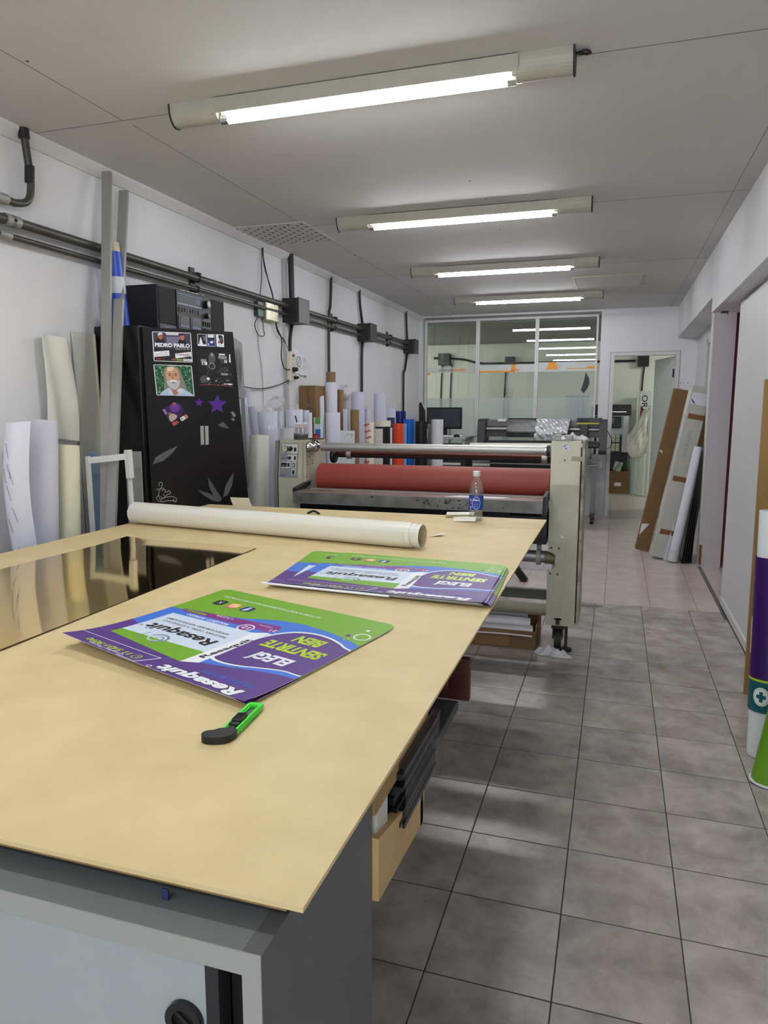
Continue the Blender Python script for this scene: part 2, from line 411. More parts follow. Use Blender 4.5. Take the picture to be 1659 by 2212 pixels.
f = MB(); f.box((XL - .1, -2.6, -0.1), (1.7, 5.07, 0), grey_tile); f.box((XL - .1, 5.07, -0.1), (2.6, YB, 0.0), pink_tile); f.box((-4.7, YB, -0.1), (2.8, 13.0, 0.0), pink_tile)
struct(f, 'floor')
c = MB(); c.box((XL - .1, -2.6, ZC), (2.6, YB + .05, ZC + .1), ceil_m)
for y, xa, xb in ((-0.95, XL, BEAM), (0.85, XL, BEAM), (2.70, XL, BEAM), (4.54, XL, BEAM), (6.42, XL, BEAM), (8.25, XL, BEAM)):
    c.box((xa, y - .0012, ZC - .0006), (xb, y + .0012, ZC + .001), seam_m)
for x, ya, yb in ((-2.0, -2.5, 2.70), (-1.99, 2.75, YB), (0.555, 2.6, YB)):
    c.box((x - .001, ya, ZC - .0005), (x + .001, yb, ZC + .001), seam_m)
for k in range(26):
    x = random.choice((-1.99, -0.78, 0.2)) + random.uniform(-.02, .02); y = random.uniform(1.2, 9)
    c.cyl((x, y, ZC - .0006), (x, y, ZC), 0.006, seam_m, 8)
struct(c, 'ceiling')
# perforated vent tile and service hatch in the ceiling
v = thing('ceiling_vent', 'white perforated ceiling tile in the corner above the left wall', 'vent', (-2.22, 4.69, ZC))
h = MB(); h.box((-2.49, 4.42, ZC - .006), (-1.955, 4.965, ZC - .0005), ceil_m)
for i in range(11):
    for j in range(13):
        if (i + j) % 2 == 0: h.cyl((-2.455 + i * .047, 4.46 + j * .039, ZC - .0068), (-2.455 + i * .047, 4.46 + j * .039, ZC - .006), .011, black_m, 10)
h.build('panel', v)
v = thing('ceiling_hatch', 'square access hatch in the ceiling near the third tube lamp', 'hatch', (-.13, 7.3, ZC))
p = MB(); p.box((-.425, 6.985, ZC - .008), (.165, 7.60, ZC - .001), ceil_m); p.build('panel', v)
p = MB()
for a, b in (((-.44, 6.97), (.18, 6.985)), ((-.44, 7.60), (.18, 7.615)), ((-.44, 6.985), (-.425, 7.6)), ((.165, 6.985), (.18, 7.6))):
    p.box((*a, ZC - .012), (*b, ZC - .001), M('aged_cream_trim', (176, 170, 148), .6))
p.build('frame', v)

wl = MB(); wl.box((XL - .15, -2.6, 0), (XL, YB, ZC), wall_m); struct(wl, 'wall_left')
t = MB(); t.prism([(XL, 0, ZC), (XL + .05, 0, ZC), (XL + .045, 0, ZC - .012), (XL + .012, 0, ZC - .05), (XL, 0, ZC - .05)], (0, YB, 0), trim_m); t.T = Matrix.Identity(4)
struct(t, 'trim_1')
# wall behind the camera
wb = MB(); wb.box((XL - .15, -2.75, 0), (-.42, -2.6, ZC), wall_m); wb.box((.66, -2.75, 0), (1.7, -2.6, ZC), wall_m); wb.box((-.42, -2.75, 2.12), (.66, -2.6, ZC), wall_m); struct(wb, 'wall_front')
sd_f = MB(); sd_f.box((-.42, -2.68, 0), (-.37, -2.6, 2.12), trim_m); sd_f.box((.61, -2.68, 0), (.66, -2.6, 2.12), trim_m); sd_f.box((-.37, -2.68, 2.06), (.61, -2.6, 2.12), trim_m); sd_f.box((-.37, -2.68, 0), (.61, -2.6, .06), trim_m); sdo = struct(sd_f, 'door_3')  # unseen glass shop door, added around the fill light
sd_f = MB(); sd_f.add([(-.37, -2.64, .06), (.61, -2.64, .06), (.61, -2.64, 2.06), (-.37, -2.64, 2.06)], [(0, 1, 2, 3)], glass_m); sd_f.build('pane', sdo)

# beam along the right side, with its step, and the flush sliding door
b = MB(); b.box((BEAM, -2.6, 2.04), (BEAM + .30, 6.03, ZC), wall_m); b.box((BEAM, 6.03, 2.155), (BEAM + .22, YB, ZC), wall_m)
b.box((BEAM + .22, 6.03, 2.155), (1.05, 6.8, ZC), wall_m)
struct(b, 'trim_2')
wr = MB(); wr.box((DOORX + .03, -2.6, 0), (DOORX + .16, 3.2, 2.04), wall_m); struct(wr, 'wall_right')
d = MB(); d.box((DOORX, 3.0, .055), (DOORX + .028, 5.36, 2.02), M('sliding_door_paint', (214, 214, 218), .5, var=.03, scale=2)); dr = struct(d, 'door_1')
q = MB(); q.box((DOORX - .012, 4.10, .93), (DOORX - .002, 4.14, 1.23), steel_m); q.box((DOORX - .004, 4.105, .94), (DOORX, 4.135, .97), steel_m); q.box((DOORX - .004, 4.105, 1.19), (DOORX, 4.135, 1.22), steel_m); q.build('door_handle', dr)
q = MB(); put_text(q, 'MANTENER LA', (DOORX, 4.235, 1.310), (0, -1, 0), (0, 0, 1), .022, greytxt_m, bold=.02, width=.20)
put_text(q, 'PUERTA CERRADA', (DOORX, 4.235, 1.276), (0, -1, 0), (0, 0, 1), .022, greytxt_m, bold=.02, width=.22); q.build('door_lettering', dr)
sk = MB(); sk.box((DOORX - .012, 3.0, 0), (DOORX + .02, 5.30, .055), trim_m); sk.box((DOORX - .016, 3.0, 0), (DOORX - .012, 5.3, .006), seam_m); struct(sk, 'baseboard_right')
tr = MB()
for x in (.712, .722, .732): tr.box((x, 4.9, 0.0005), (x + .004, 6.55, .004), dark_m)
struct(tr, 'trim_3')
# post at the end of the sliding door opening
po = MB(); po.box((.722, 6.53, 0), (.885, 6.68, 2.155), M('post_paint', (206, 202, 208), .5, var=.06, scale=3)); po.box((.716, 6.528, 0.0), (.722, 6.685, 2.155), trim_m)
po.box((.7145, 6.526, .02), (.735, 6.5295, .19), M('bare_wood_chip', (132, 96, 56), .9, var=.4, scale=40)); struct(po, 'trim_4')
# side room seen through the gap, its pinkish light put into the wall colour
sr = MB(); sr.box((1.62, 4.6, 0), (1.7, 6.9, 2.5), M('pink_light_wall', (214, 176, 184), .7)); sr.box((.885, 6.7, 0), (1.7, 6.8, 2.5), M('red_brown_panel', (150, 88, 84), .7)); sr.box((.93, 4.6, 0), (1.62, 4.7, 2.5), wall_m)
sr.box((.93, 4.6, 2.4), (1.7, 6.9, 2.5), wall_m); struct(sr, 'wall_side_room')
cl = MB(); cl.box((.70, 5.93, 2.03), (.745, 5.99, 2.04), dark_m); cl.box((.745, 5.985, 2.018), (.75, 5.99, 2.04), black_m); struct(cl, 'trim_5')
# alcove beyond the post
aw = MB(); aw.box((.865, 6.8, 0), (1.0, 7.55, 2.155), wall_m); aw.box((.865, 8.25, 0), (1.0, YB, 2.155), wall_m); aw.box((.865, 7.55, 2.0), (1.0, 8.25, 2.155), wall_m)
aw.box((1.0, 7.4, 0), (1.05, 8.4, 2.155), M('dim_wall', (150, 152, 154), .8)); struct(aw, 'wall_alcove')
fr = MB(); fr.box((.857, 8.22, 0), (.90, 8.27, 2.03), trim_m); fr.box((.857, 7.53, 0), (.90, 7.58, 2.03), trim_m); fr.box((.857, 7.53, 1.99), (.90, 8.27, 2.03), trim_m); struct(fr, 'trim_6')

# glazed back wall ----------------------------------------------------
WX0, WX1, WZ0, WZ1 = -2.42, -0.255, 0.62, 2.46
bw = MB(); bw.box((XL, YB, 0), (WX0 - .03, YB + .1, ZC), wall_m); bw.box((WX0 - .03, YB, 0), (WX1 + .03, YB + .1, WZ0 - .03), wall_m); bw.box((WX0 - .03, YB, WZ1 + .03), (WX1 + .03, YB + .1, ZC), wall_m)
bw.box((WX1 + .03, YB, 0), (-.09, YB + .1, ZC), wall_m); bw.box((-.09, YB, 1.995), (.665, YB + .1, ZC), wall_m); bw.box((.665, YB, 0), (1.05, YB + .1, ZC), wall_m)
for x in (-1.1, -.7, -.38): bw.box((x, YB - .001, .02), (x + .004, YB, .58), seam_m)
bw.box((XL + .03, YB - .012, 0), (XL + .045, YB, ZC), trim_m)
for x in (.70, .735, .78): bw.cyl((x, YB - .001, 1.63), (x, YB, 1.63), .006, seam_m, 8)
struct(bw, 'wall_back')
MU = (WX0, -1.728, -.985, WX1)
for k in range(3):
    xa, xb = MU[k], MU[k + 1]; g = MB(); fm = trim_m; w_ = .022
    g.box((xa, YB - .02, WZ0), (xa + w_, YB + .04, WZ1), fm); g.box((xb - w_, YB - .02, WZ0), (xb, YB + .04, WZ1), fm)
    g.box((xa + w_, YB - .02, WZ1 - .03), (xb - w_, YB + .04, WZ1), fm); g.box((xa + w_, YB - .02, WZ0), (xb - w_, YB + .04, WZ0 + .03), fm)
    g.box((xb - .0005, YB - .021, WZ0), (xb + .0005, YB - .02, WZ1), seam_m); g.box((xa, YB - .021, WZ1 - .001), (xb, YB - .02, WZ1 + .002), seam_m)
    wn = struct(g, 'window_%d' % (k + 1))
    pz = MB(); gy = YB + .01; gl = lambda z0, z1, m: pz.add([(xa + w_, gy, z0), (xb - w_, gy, z0), (xb - w_, gy, z1), (xa + w_, gy, z1)], [(0, 1, 2, 3)], m)
    gl(WZ0 + .03, 1.462, frost_m); gl(1.462, 1.785, glass_m); gl(1.785, 1.86 + .02 * k, bandw_m if k else clear('pale_sticker_on_glass', (1, 1, 1), .05, .6, (.55, .58, .57))); gl(1.86 + .02 * k, WZ1 - .03, glass_m)
    pz.build('pane', wn)
    st = MB(); y = gy - .0013
    if k == 0:
        put_text(st, 'emmes', (-2.235, gy - .0002, 1.808), (1, 0, 0), (0, 0, 1), .036, greytxt_m, width=.165)
        put_text(st, 'diseño', (-2.055, gy - .0002, 1.808), (1, 0, 0), (0, 0, 1), .036, orange_m, width=.17, bold=.03)
        st.box((xa + w_, y, 1.762), (xa + w_ + .04, y + .001, 1.785), orange_m)
    if k == 1:
        st.box((xa + w_, y, 1.785), (-1.25, y + .001, 1.805), orange_m)
        st.prism([(-1.30, y, 1.80), (-1.21, y, 1.80), (-1.18, y, 1.835), (-1.21, y, 1.88), (-1.30, y, 1.88)], (0, .0008, 0), orange_m)
        st.cyl((-1.215, y - .0004, 1.85), (-1.215, y + .0006, 1.85), .034, bandw_m, 6)
    if k == 2:
        st.prism([(-.87, y, 1.81), (-.73, y, 1.81), (-.715, y, 1.84), (-.75, y, 1.90), (-.83, y, 1.90)], (0, .0008, 0), orange_m)
        st.cyl((-.70, y - .0004, 1.853), (-.70, y + .0006, 1.853), .036, M('hex_grey', (190, 192, 198), .5), 6)
        st.box((-.62, y, 1.815), (xb - w_, y + .001, 1.824), orange_m); st.box((-.37, y, 1.824), (xb - w_, y + .001, 1.842), orange_m)
    st.build('window_lettering', wn)
bs = MB(); bs.prism([(-.385, YB, 1.772), (-.345, YB, 1.70), (-.335, YB, 1.64), (-.36, YB, 1.57), (-.40, YB, 1.515), (-.435, YB, 1.552), (-.41, YB, 1.64)], (0, -.004, 0), black_m)
solo(bs, 'leaf_decal', 'black leaf-shaped sticker on the right pane of the glazed wall', 'sticker')
# door frame and open door leaf
df = MB(); df.box((-.10, YB - .015, 0), (-.055, YB + .11, 2.0), trim_m); df.box((.635, YB - .015, 0), (.68, YB + .11, 2.0), trim_m); df.box((-.055, YB - .015, 1.96), (.635, YB + .11, 2.0), trim_m)
df.box((-.104, YB - .003, 0), (-.10, YB, 2.0), seam_m); df.box((-.104, YB - .003, 2.0), (.684, YB, 2.004), seam_m); df.box((.68, YB - .003, 0), (.684, YB, 2.0), seam_m)
struct(df, 'trim_7')
dl = MB(); dl.obox((.55, YB + .46, .01), (.55, YB + .46, 1.95), (-.18, .70, 0), .72, .035, M('door_leaf_paint', (206, 212, 208), .5)); dd = struct(dl, 'door_2')
hn = MB(); hn.box((.615, YB + .105, 1.70), (.64, YB + .125, 1.80), dark_m); hn.box((.615, YB + .105, .25), (.64, YB + .125, .35), dark_m); hn.build('hinge', dd)
# room beyond the glass
br = MB(); br.box((-4.6, 12.6, 0), (2.7, 12.7, 2.45), back_m); br.box((2.6, YB + .1, 0), (2.7, 12.6, 2.45), back_m); br.box((-4.6, YB + .1, 0), (-4.5, 12.6, 2.45), back_m); br.box((-4.6, YB, 0), (XL - .15, YB + .1, 2.5), back_m); br.box((1.05, YB, 0), (2.7, YB + .1, 2.5), back_m)
struct(br, 'wall_back_room')
bc = MB(); bc.box((-4.6, YB + .1, 2.42), (2.7, 12.7, 2.5), M('back_room_ceiling', (150, 152, 150), .85)); struct(bc, 'ceiling_back_room')

# ================================================================== CEILING LAMPS
tube_e = emis('tube_light', (0.96, 0.98, 1.0), TUBE_POWER)
btube_e = emis('back_fill_tube', (0.97, 1.0, 0.94), BACK_FILL)
house_m = M('aged_white_lamp_housing', (172, 169, 156), 0.45, var=.08, scale=12)
def fixture(y, label, em, x0=-1.722, x1=-.185, z=ZC, hook=False):
    t = thing('tube_lamp', label, 'lamp', ((x0 + x1) / 2, y, z), 'tube lamps along the ceiling')
    h = MB(); h.box((x0 + .01, y - .028, z - .022), (x1 - .01, y + .028, z), house_m)
    n = 12
    h.box((x0 + .19, y - .052, z - .040), (x1 - .18, y + .052, z - .034), house_m); h.box((x0 + .19, y - .056, z - .058), (x1 - .18, y - .050, z - .004), house_m); h.box((x0 + .19, y + .050, z - .058), (x1 - .18, y + .056, z - .004), house_m)
    h.prism([(x0 + .18, y - .028, z - .022)] + [(x0 + .18, y - .030 + .06 * k / n, z - .022 - .012 * math.sin(PI * k / n)) for k in range(n + 1)] + [(x0 + .18, y + .028, z - .022)], (x1 - x0 - .36, 0, 0), house_m); h.build('housing', t)
    for xa, xb in ((x0, x0 + .20), (x1 - .19, x1)):
        e = MB(); n = 16
        pr = [(xa, y + .048 * math.cos(PI * k / n), z - .012 - .062 * math.sin(PI * k / n)) for k in range(n + 1)]
        pr = [(xa, y + .048, z)] + pr + [(xa, y - .048, z)]
        e.prism(pr, (xb - xa, 0, 0), house_m)
        e.build('end_cover', t)
        e = MB(); xo = xa if xa == x0 else xb
        pr2 = [(xo - .003, y + (q[1] - y) * 1.06, z + (q[2] - z) * 1.05) for q in pr]; e.prism(pr2, (.006, 0, 0), dark_m); e.build('end_plate', t)
    tb = MB(); tb.cyl((x0 + .235, y, z - .065), (x1 - .222, y, z - .065), .0165, em, 16); tb.build('tube', t)
    for x in (x0 + .205, x1 - .222):
        s = MB(); s.cyl((x, y, z - .065), (x + .03, y, z - .065), .0172, chrome_m, 16); s.build('tube_cap', t)
        s = MB(); s.box((x + .002, y - .012, z - .06), (x + .016, y + .012, z - .02), M('lampholder_white', (224, 224, 218), .4)); s.build('lampholder', t)
    if hook:
        s = MB(); s.tube([(x1, y, z - .01), (x1 + .035, y - .01, z - .006), (x1 + .05, y, z - .012), (x1 + .035, y + .012, z - .008), (x1, y, z - .006)], .004, black_m); s.build('hook', t)
    return t
lamp = fixture(2.665, 'ceiling tube lamp nearest the camera with a small black hook at its right end', tube_e, hook=True)
lamp2 = fixture(4.45, 'second ceiling tube lamp from the camera, beside the perforated tile', tube_e)
dup(lamp2, (lamp2.location[0], 6.17, ZC), 'third ceiling tube lamp from the camera, beside the ceiling hatch')
dup(lamp2, (lamp2.location[0], 7.90, ZC), 'farthest ceiling tube lamp of the hall, just before the glazed wall')
dup(lamp2, (lamp2.location[0], 0.90, ZC), 'ceiling tube lamp overhead, mirrored in the glazed wall')
dup(lamp2, (lamp2.location[0], -0.90, ZC), 'added ceiling tube lamp at the shop end, unseen behind the viewer')  # extra lamp out of view, added as fill for the near end
fixture(10.6, 'added unseen tube lamp at the left end of the room behind the glazed wall', btube_e, x0=-4.4, x1=-3.0, z=2.42)
fixture(10.9, 'added unseen tube lamp at the right end of the room behind the door', btube_e, x0=1.0, x1=2.5, z=2.42)

# ================================================================== WALL CONDUITS
PX = -2.455
t = thing('conduit_run', 'thick grey-brown conduit pipe running along the left wall, upper of two', 'pipe', (PX, 5, 2.1))
q = MB(); q.cyl((PX, 1.6, 2.115), (PX, 8.75, 2.115), .021, conduit_m, 20); q.build('pipe', t)
q = MB()
for y in (2.50, 2.53): q.cyl((PX, y, 2.115), (PX, y + .045, 2.115), .026, chan_m, 20)
q.build('coupling', t)
t = thing('conduit_run', 'thinner grey-brown conduit pipe running along the left wall, lower of two', 'pipe', (PX, 5, 2.05))
q = MB(); q.cyl((PX - .005, 1.6, 2.052), (PX - .005, 8.75, 2.052), .0135, conduit_m, 18); q.build('pipe', t)
q = MB(); q.cyl((PX - .005, 2.47, 2.052), (PX - .005, 2.53, 2.052), .019, chan_m, 18); q.build('coupling', t)
for y, lab in ((2.36, 'pipe bracket at the near end of the conduits'), (3.96, 'pipe bracket above the black stereo'), (6.22, 'pipe bracket at the green riser'), (7.9, 'pipe bracket between the two far junction boxes')):
    q = MB(); q.box((XL, y - .025, 2.02), (XL + .012, y + .025, 2.18), dark_m); q.box((XL + .012, y - .007, 2.03), (PX - .01, y + .007, 2.045), dark_m)
    q.ring((PX, y - .008, 2.115), (PX, y + .008, 2.115), .027, .0205, dark_m); q.ring((PX - .005, y - .008, 2.052), (PX - .005, y + .008, 2.052), .0195, .013, dark_m)
    q.box((XL, y - .004, 2.14), (PX + .01, y + .004, 2.15), dark_m); q.box((PX - .006, y - .02, 2.140), (PX + .02, y + .02, 2.146), dark_m)
    solo(q, 'pipe_bracket', lab, 'bracket', 'brackets holding the wall conduits')
# elbow pipe near the top left
q = MB(); q.tube([(PX, 1.7, 2.195), (PX, 2.45, 2.195), (PX, 2.58, 2.197), (PX, 2.645, 2.23), (PX, 2.662, 2.31), (PX, 2.65, 2.42), (PX, 2.64, ZC)], .016, conduit_m, 14)
t = thing('bent_pipe', 'bent black pipe rising to the ceiling at the left edge of the photo', 'pipe', (PX, 2.6, 2.2)); q.build('pipe', t)
for a_, b_, r_, m_ in (((PX, 2.462, 2.195), (PX, 2.52, 2.195), .022, chan_m), ((PX, 2.655, 2.30), (PX, 2.662, 2.37), .02, blackpipe_m), ((PX, 2.641, ZC - .04), (PX, 2.639, ZC - .001), .023, blackpipe_m)):
    q = MB(); q.cyl(a_, b_, r_, m_, 16); q.build('coupling', t)
def jbox(y, s, h, zc, lab):
    t = thing('junction_box', lab, 'junction box', (XL, y, zc), 'black junction boxes on the left wall')
    q = MB(); q.box((XL, y - s / 2, zc - h / 2), (XL + .13, y + s / 2, zc + h / 2), jbox_m, .005); q.build('body', t)
    q = MB(); q.box((XL + .13, y - s / 2 - .003, zc - h / 2 - .003), (XL + .145, y + s / 2 + .003, zc + h / 2 + .003), M('box_lid_grey', (42, 42, 47), .45), .003); q.build('lid', t)
    return t
jbox(5.32, .20, .185, 2.083, 'largest grey junction box on the left wall conduits, above the power strip')
jbox(7.02, .19, .17, 2.083, 'middle junction box on the left wall conduits')
jbox(8.66, .17, .165, 2.075, 'farthest junction box on the left wall, in the corner by the glass')
q = MB(); q.cyl((PX, 8.74, 2.11), (PX, 9.05, 2.11), .014, blackpipe_m, 12); q.cyl((PX, 8.74, 2.05), (PX, 8.95, 2.05), .012, blackpipe_m, 12); solo(q, 'pipe_stub', 'short dark pipe stub beyond the farthest junction box', 'pipe')
for pts, r, m, lab in (
    ([(PX, 5.30, ZC), (PX, 5.31, 2.18)], .022, blackpipe_m, 'thick black riser from the large junction box to the ceiling'),
    ([(XL + .015, 5.37, 2.0), (XL + .015, 5.33, 1.88), (XL + .015, 5.32, 1.78)], .013, blackpipe_m, 'black pipe between the large junction box and the power strip'),
    ([(PX - .02, 6.19, ZC), (PX - .02, 6.16, 2.25), (PX - .02, 6.12, 2.1), (PX - .02, 6.11, 1.4), (PX - .02, 6.11, .3)], .013, greenpipe_m, 'dark green pipe running down the left wall'),
    ([(PX - .02, 6.93, ZC), (PX - .02, 6.95, 2.35), (PX - .02, 7.02, 2.17)], .013, blackpipe_m, 'black riser above the middle junction box'),
    ([(PX - .02, 7.02, 2.0), (PX - .02, 6.99, 1.7), (PX - .02, 6.99, .3)], .014, blackpipe_m, 'black pipe dropping from the middle junction box'),
    ([(PX - .02, 8.60, ZC), (PX - .02, 8.63, 2.3), (PX - .02, 8.66, 2.15)], .013, blackpipe_m, 'black riser above the farthest junction box'),
    ([(PX - .02, 8.66, 2.0), (PX - .02, 8.57, 1.8), (PX - .02, 8.50, 1.62), (PX - .02, 8.52, .3)], .013, blackpipe_m, 'bent black pipe dropping from the farthest junction box')):
    q = MB(); q.tube(pts, r, m, 12); solo(q, 'riser_pipe', lab, 'pipe', 'vertical pipes on the left wall')
q = MB(); q.box((XL, 5.225, .3), (XL + .022, 5.275, 2.5), M('pale_cable_duct', (176, 176, 172), .5)); solo(q, 'cable_duct', 'pale grey vertical cable duct behind the power strip', 'cable duct')
# transformer with cables
t = thing('ballast_unit', 'small green ballast with a crumpled metal cover behind the conduits', 'electrical unit', (XL, 4.95, 2.06))
q = MB(); q.box((XL, 4.76, 1.99), (XL + .035, 4.86, 2.09), M('green_case', (30, 62, 44), .4)); q.build('case', t)
q = MB(); q.box((XL, 4.86, 1.97), (XL + .05, 5.06, 2.13), M('crumpled_metal', (176, 172, 150), .3, .8, bump=.6, bscale=30), .006); q.build('cover', t)
for pts, r, lab in (
    ([(XL + .02, 4.88, ZC), (XL + .03, 4.87, 2.4), (XL + .05, 4.90, 2.25), (XL + .05, 4.98, 2.12), (XL + .03, 5.06, 1.95), (XL + .03, 5.14, 1.86), (XL + .04, 5.11, 1.72), (XL + .04, 5.16, 1.64), (XL + .05, 5.24, 1.635)], .0045, 'black cable from the ceiling down to the upper plug of the power strip'),
    ([(XL + .02, 4.885, ZC), (XL + .025, 4.89, 2.35), (XL + .05, 4.97, 2.15), (XL + .02, 5.08, 1.93), (XL + .02, 5.2, 1.86), (XL + .02, 5.27, 1.80)], .004, 'second black cable from the ceiling to behind the power strip'),
    ([(XL + .02, 4.875, ZC), (XL + .02, 4.86, 2.38), (XL + .03, 4.83, 2.25), (XL + .03, 4.80, 2.12)], .003, 'thin grey wire from the ceiling to the ballast'),
    ([(XL + .03, 4.79, 2.0), (XL + .02, 4.73, 1.93), (XL + .02, 4.78, 1.86), (XL + .02, 4.87, 1.86), (XL + .02, 4.86, 1.92), (XL + .03, 4.83, 2.0)], .003, 'looped thin wire under the ballast'),
    ([(XL + .01, 4.80, 1.99), (XL + .008, 4.80, 1.8), (XL + .008, 4.85, 1.6), (XL + .008, 4.86, 1.2)], .0025, 'pale wire hanging down the wall below the ballast'),
    ([(XL + .05, 5.29, 1.575), (XL + .03, 5.16, 1.53), (XL + .02, 4.98, 1.495), (XL + .02, 4.75, 1.475), (XL + .02, 4.5, 1.49), (XL + .03, 4.36, 1.52)], .0038, 'black cable drooping from the lower plug towards the black cabinet')):
    q = MB(); q.tube(pts, r, black_m if 'pale' not in lab else chan_m, 8); solo(q, 'cable', lab, 'cable', 'loose cables on the left wall')
t = thing('power_strip', 'white vertical power strip with two black plugs on the left wall', 'power strip', (XL, 5.28, 1.66))
q = MB(); q.box((XL + .022, 5.235, 1.545), (XL + .06, 5.325, 1.775), M('beige_plastic', (214, 210, 190), .4), .006); q.build('body', t)
q = MB(); q.box((XL + .058, 5.265, 1.735), (XL + .066, 5.300, 1.755), M('red_rocker', (120, 30, 36), .3), .003); q.build('switch', t)
q = MB()
for i in range(5):
    for j in range(2):
        for a, b_ in ((-.006, .004), (.006, .004), (0, -.006)): q.box((XL + .06, 5.262 + j * .036 + a - .002, 1.715 - i * .034 + b_ - .003), (XL + .0606, 5.262 + j * .036 + a + .002, 1.715 - i * .034 + b_ + .003), black_m)
q.build('sockets', t)
for y, z, s in ((5.285, 1.637, .028), (5.30, 1.575, .02)):
    q = MB(); q.cyl((XL + .06, y, z), (XL + .095, y, z), s * .75, black_m, 12, r1=s * .5); q.box((XL + .062, y - s, z - s * .5), (XL + .085, y, z + s * .5), black_m, .004); solo(q, 'plug', 'black plug pushed into the %s of the power strip' % ('middle' if s > .025 else 'bottom'), 'plug', 'plugs in the power strip')
# crumpled paper note
nt_ = thing('paper_notice', 'crinkled white paper notice with a printed circle taped beside the power strip', 'notice', (XL, 5.6, 1.7))
q = MB(); q.grid(lambda u, v: (XL + .012 + .006 * math.sin(9 * u + 7 * v) + .004 * math.sin(23 * u - 11 * v), 5.36 + .30 * u + .008 * math.sin(14 * v), 1.625 + .19 * v - .03 * u + .006 * math.sin(17 * u)), 14, 12, paper_m, .001); q.build('sheet', nt_)
q = MB(); q.ring((XL + .021, 5.47, 1.71), (XL + .023, 5.47, 1.71), .042, .037, greytxt_m)
q.obox((XL + .022, 5.445, 1.685), (XL + .022, 5.495, 1.738), (0, 1, 0), .004, .002, greytxt_m)
for k in range(3): put_text(q, ('NO USAR', 'ESTE TOMA', 'GRACIAS')[k], (XL + .022, 5.545 + .025 * k, 1.65 - .005 * k), (0, .15, 1), (0, -1, .15), .013, greytxt_m, width=.10)
q.build('printing', nt_)
# back room conduit seen through glass
q = MB(); q.tube([(-3.1, 12.55, 2.2), (-2.6, 12.55, 2.17), (-2.3, 12.55, 2.10), (-1.9, 12.55, 2.09), (.25, 12.55, 2.09)], .018, blackpipe_m, 10); solo(q, 'conduit_run', 'black conduit across the far wall behind the glass', 'pipe')
for x, z, s, lab in ((-1.76, 2.11, .16, 'black junction box on the far wall seen through the middle pane'), (.37, 2.08, .17, 'black junction box high on the far wall seen through the doorway'), (-2.9, 2.17, .2, 'black junction box seen through the left pane')):
    q = MB(); q.box((x - s / 2, 12.45, z - s / 2), (x + s / 2, 12.6, z + s / 2), black_m, .005); solo(q, 'junction_box', lab, 'junction box')
for x, zt, lab in ((-1.83, 2.1, 'black vertical cable pipe behind the middle pane'), (.39, 2.0, 'thin black pipe down the far wall in the doorway'), (-2.95, 2.1, 'black vertical pipe behind the left pane'), (-2.78, 2.1, 'second black vertical pipe behind the left pane')):
    q = MB(); q.tube([(x, 12.57, zt), (x - .02, 12.57, 1.6), (x - .03, 12.57, .4)], .013, blackpipe_m, 8); solo(q, 'riser_pipe', lab, 'pipe')

# ================================================================== WORK TABLE
ZT = 0.82
t = thing('work_table', 'large work table covered with a pale brown MDF sheet', 'table', (-1.19, 2.0, 0))
q = MB(); q.box((-2.09, .63, ZT - .006), (-.291, 3.41, ZT), mdf_m); q.build('tabletop', t)
q = MB(); q.box((-2.07, .645, ZT - .021), (-.318, 3.38, ZT - .006), mdfedge_m); q.build('lower_board', t)
q = MB(); q.box((-.335, .95, ZT - .085), (-.318, 1.27, ZT - .021), mdfedge_m); q.build('apron', t)
q = MB(); q.box((-1.15, .955, .628), (-.318, 1.30, .642), dark_m, .002); q.build('shelf', t)
q = MB(); q.box((-1.15, 1.31, .668), (-.31, 1.515, .690), M('dark_grey_shelf', (58, 59, 62), .5), .002); q.build('shelf', t)
q = MB(); q.box((-1.95, 1.0, 0), (-1.15, 3.1, ZT - .021), side_lam_m); q.build('pedestal', t)
for y in (3.2,):
    q = MB(); q.box((-.42, y - .03, .0), (-.36, y + .03, .0), dark_m)
q = MB(); q.prism([(-.312, .948, .597), (-.312, 1.21, .574), (-.312, 1.225, .640), (-.312, .948, .700)], (-.018, 0, 0), birch_m)
q.box((-.62, 1.195, .574), (-.312, 1.213, .64), birch_m); q.build('bin_side', t)
# near cabinet under the table end
t = thing('steel_grey_cabinet', 'grey laminate cabinet with a sliding door under the near end of the table', 'cabinet', (-1.0, .76, 0))
ZC2 = .785; x1 = -.322; x0 = -1.75; yf = .592; yb = .945
q = MB(); q.box((x0, yf + .002, ZC2 - .022), (x1 - .022, yb, ZC2), grey_lam_m); q.box((x0, yf, ZC2 - .026), (x1, yf + .002, ZC2), M('grey_edge_band', (150, 152, 148), .5)); q.build('top_panel', t)
q = MB(); q.box((x1 - .022, yf + .002, 0), (x1, yb, ZC2 - .0002), side_lam_m); q.box((x1 - .022, yf, 0), (x1, yf + .002, ZC2 - .026), M('grey_edge_band', (150, 152, 148), .5)); q.build('side_panel', t)
q = MB(); q.box((x0, yb - .02, 0), (x1 - .022, yb, ZC2 - .022), grey_lam_m); q.box((x0, yf + .04, 0), (x0 + .02, yb - .02, ZC2 - .022), grey_lam_m); q.box((x0, yf + .04, .02), (x1 - .022, yb - .02, .04), grey_lam_m); q.build('body', t)
q = MB(); q.box((x0 + .02, yf + .006, .03), (x1 - .068, yf + .024, ZC2 - .0262), white_lam_m); sd = q.build('sliding_door', t)
q = MB(); q.box((x1 - .068, yf + .003, .03), (x1 - .052, yf + .026, ZC2 - .0265), dark_m); q.build('door_edge', t)
q = MB(); q.box((x1 - .052, yf + .03, .03), (x1 - .022, yf + .034, ZC2 - .03), black_m); q.build('track_gap', t)
hp = at(402, 2192, Y=yf + .006)
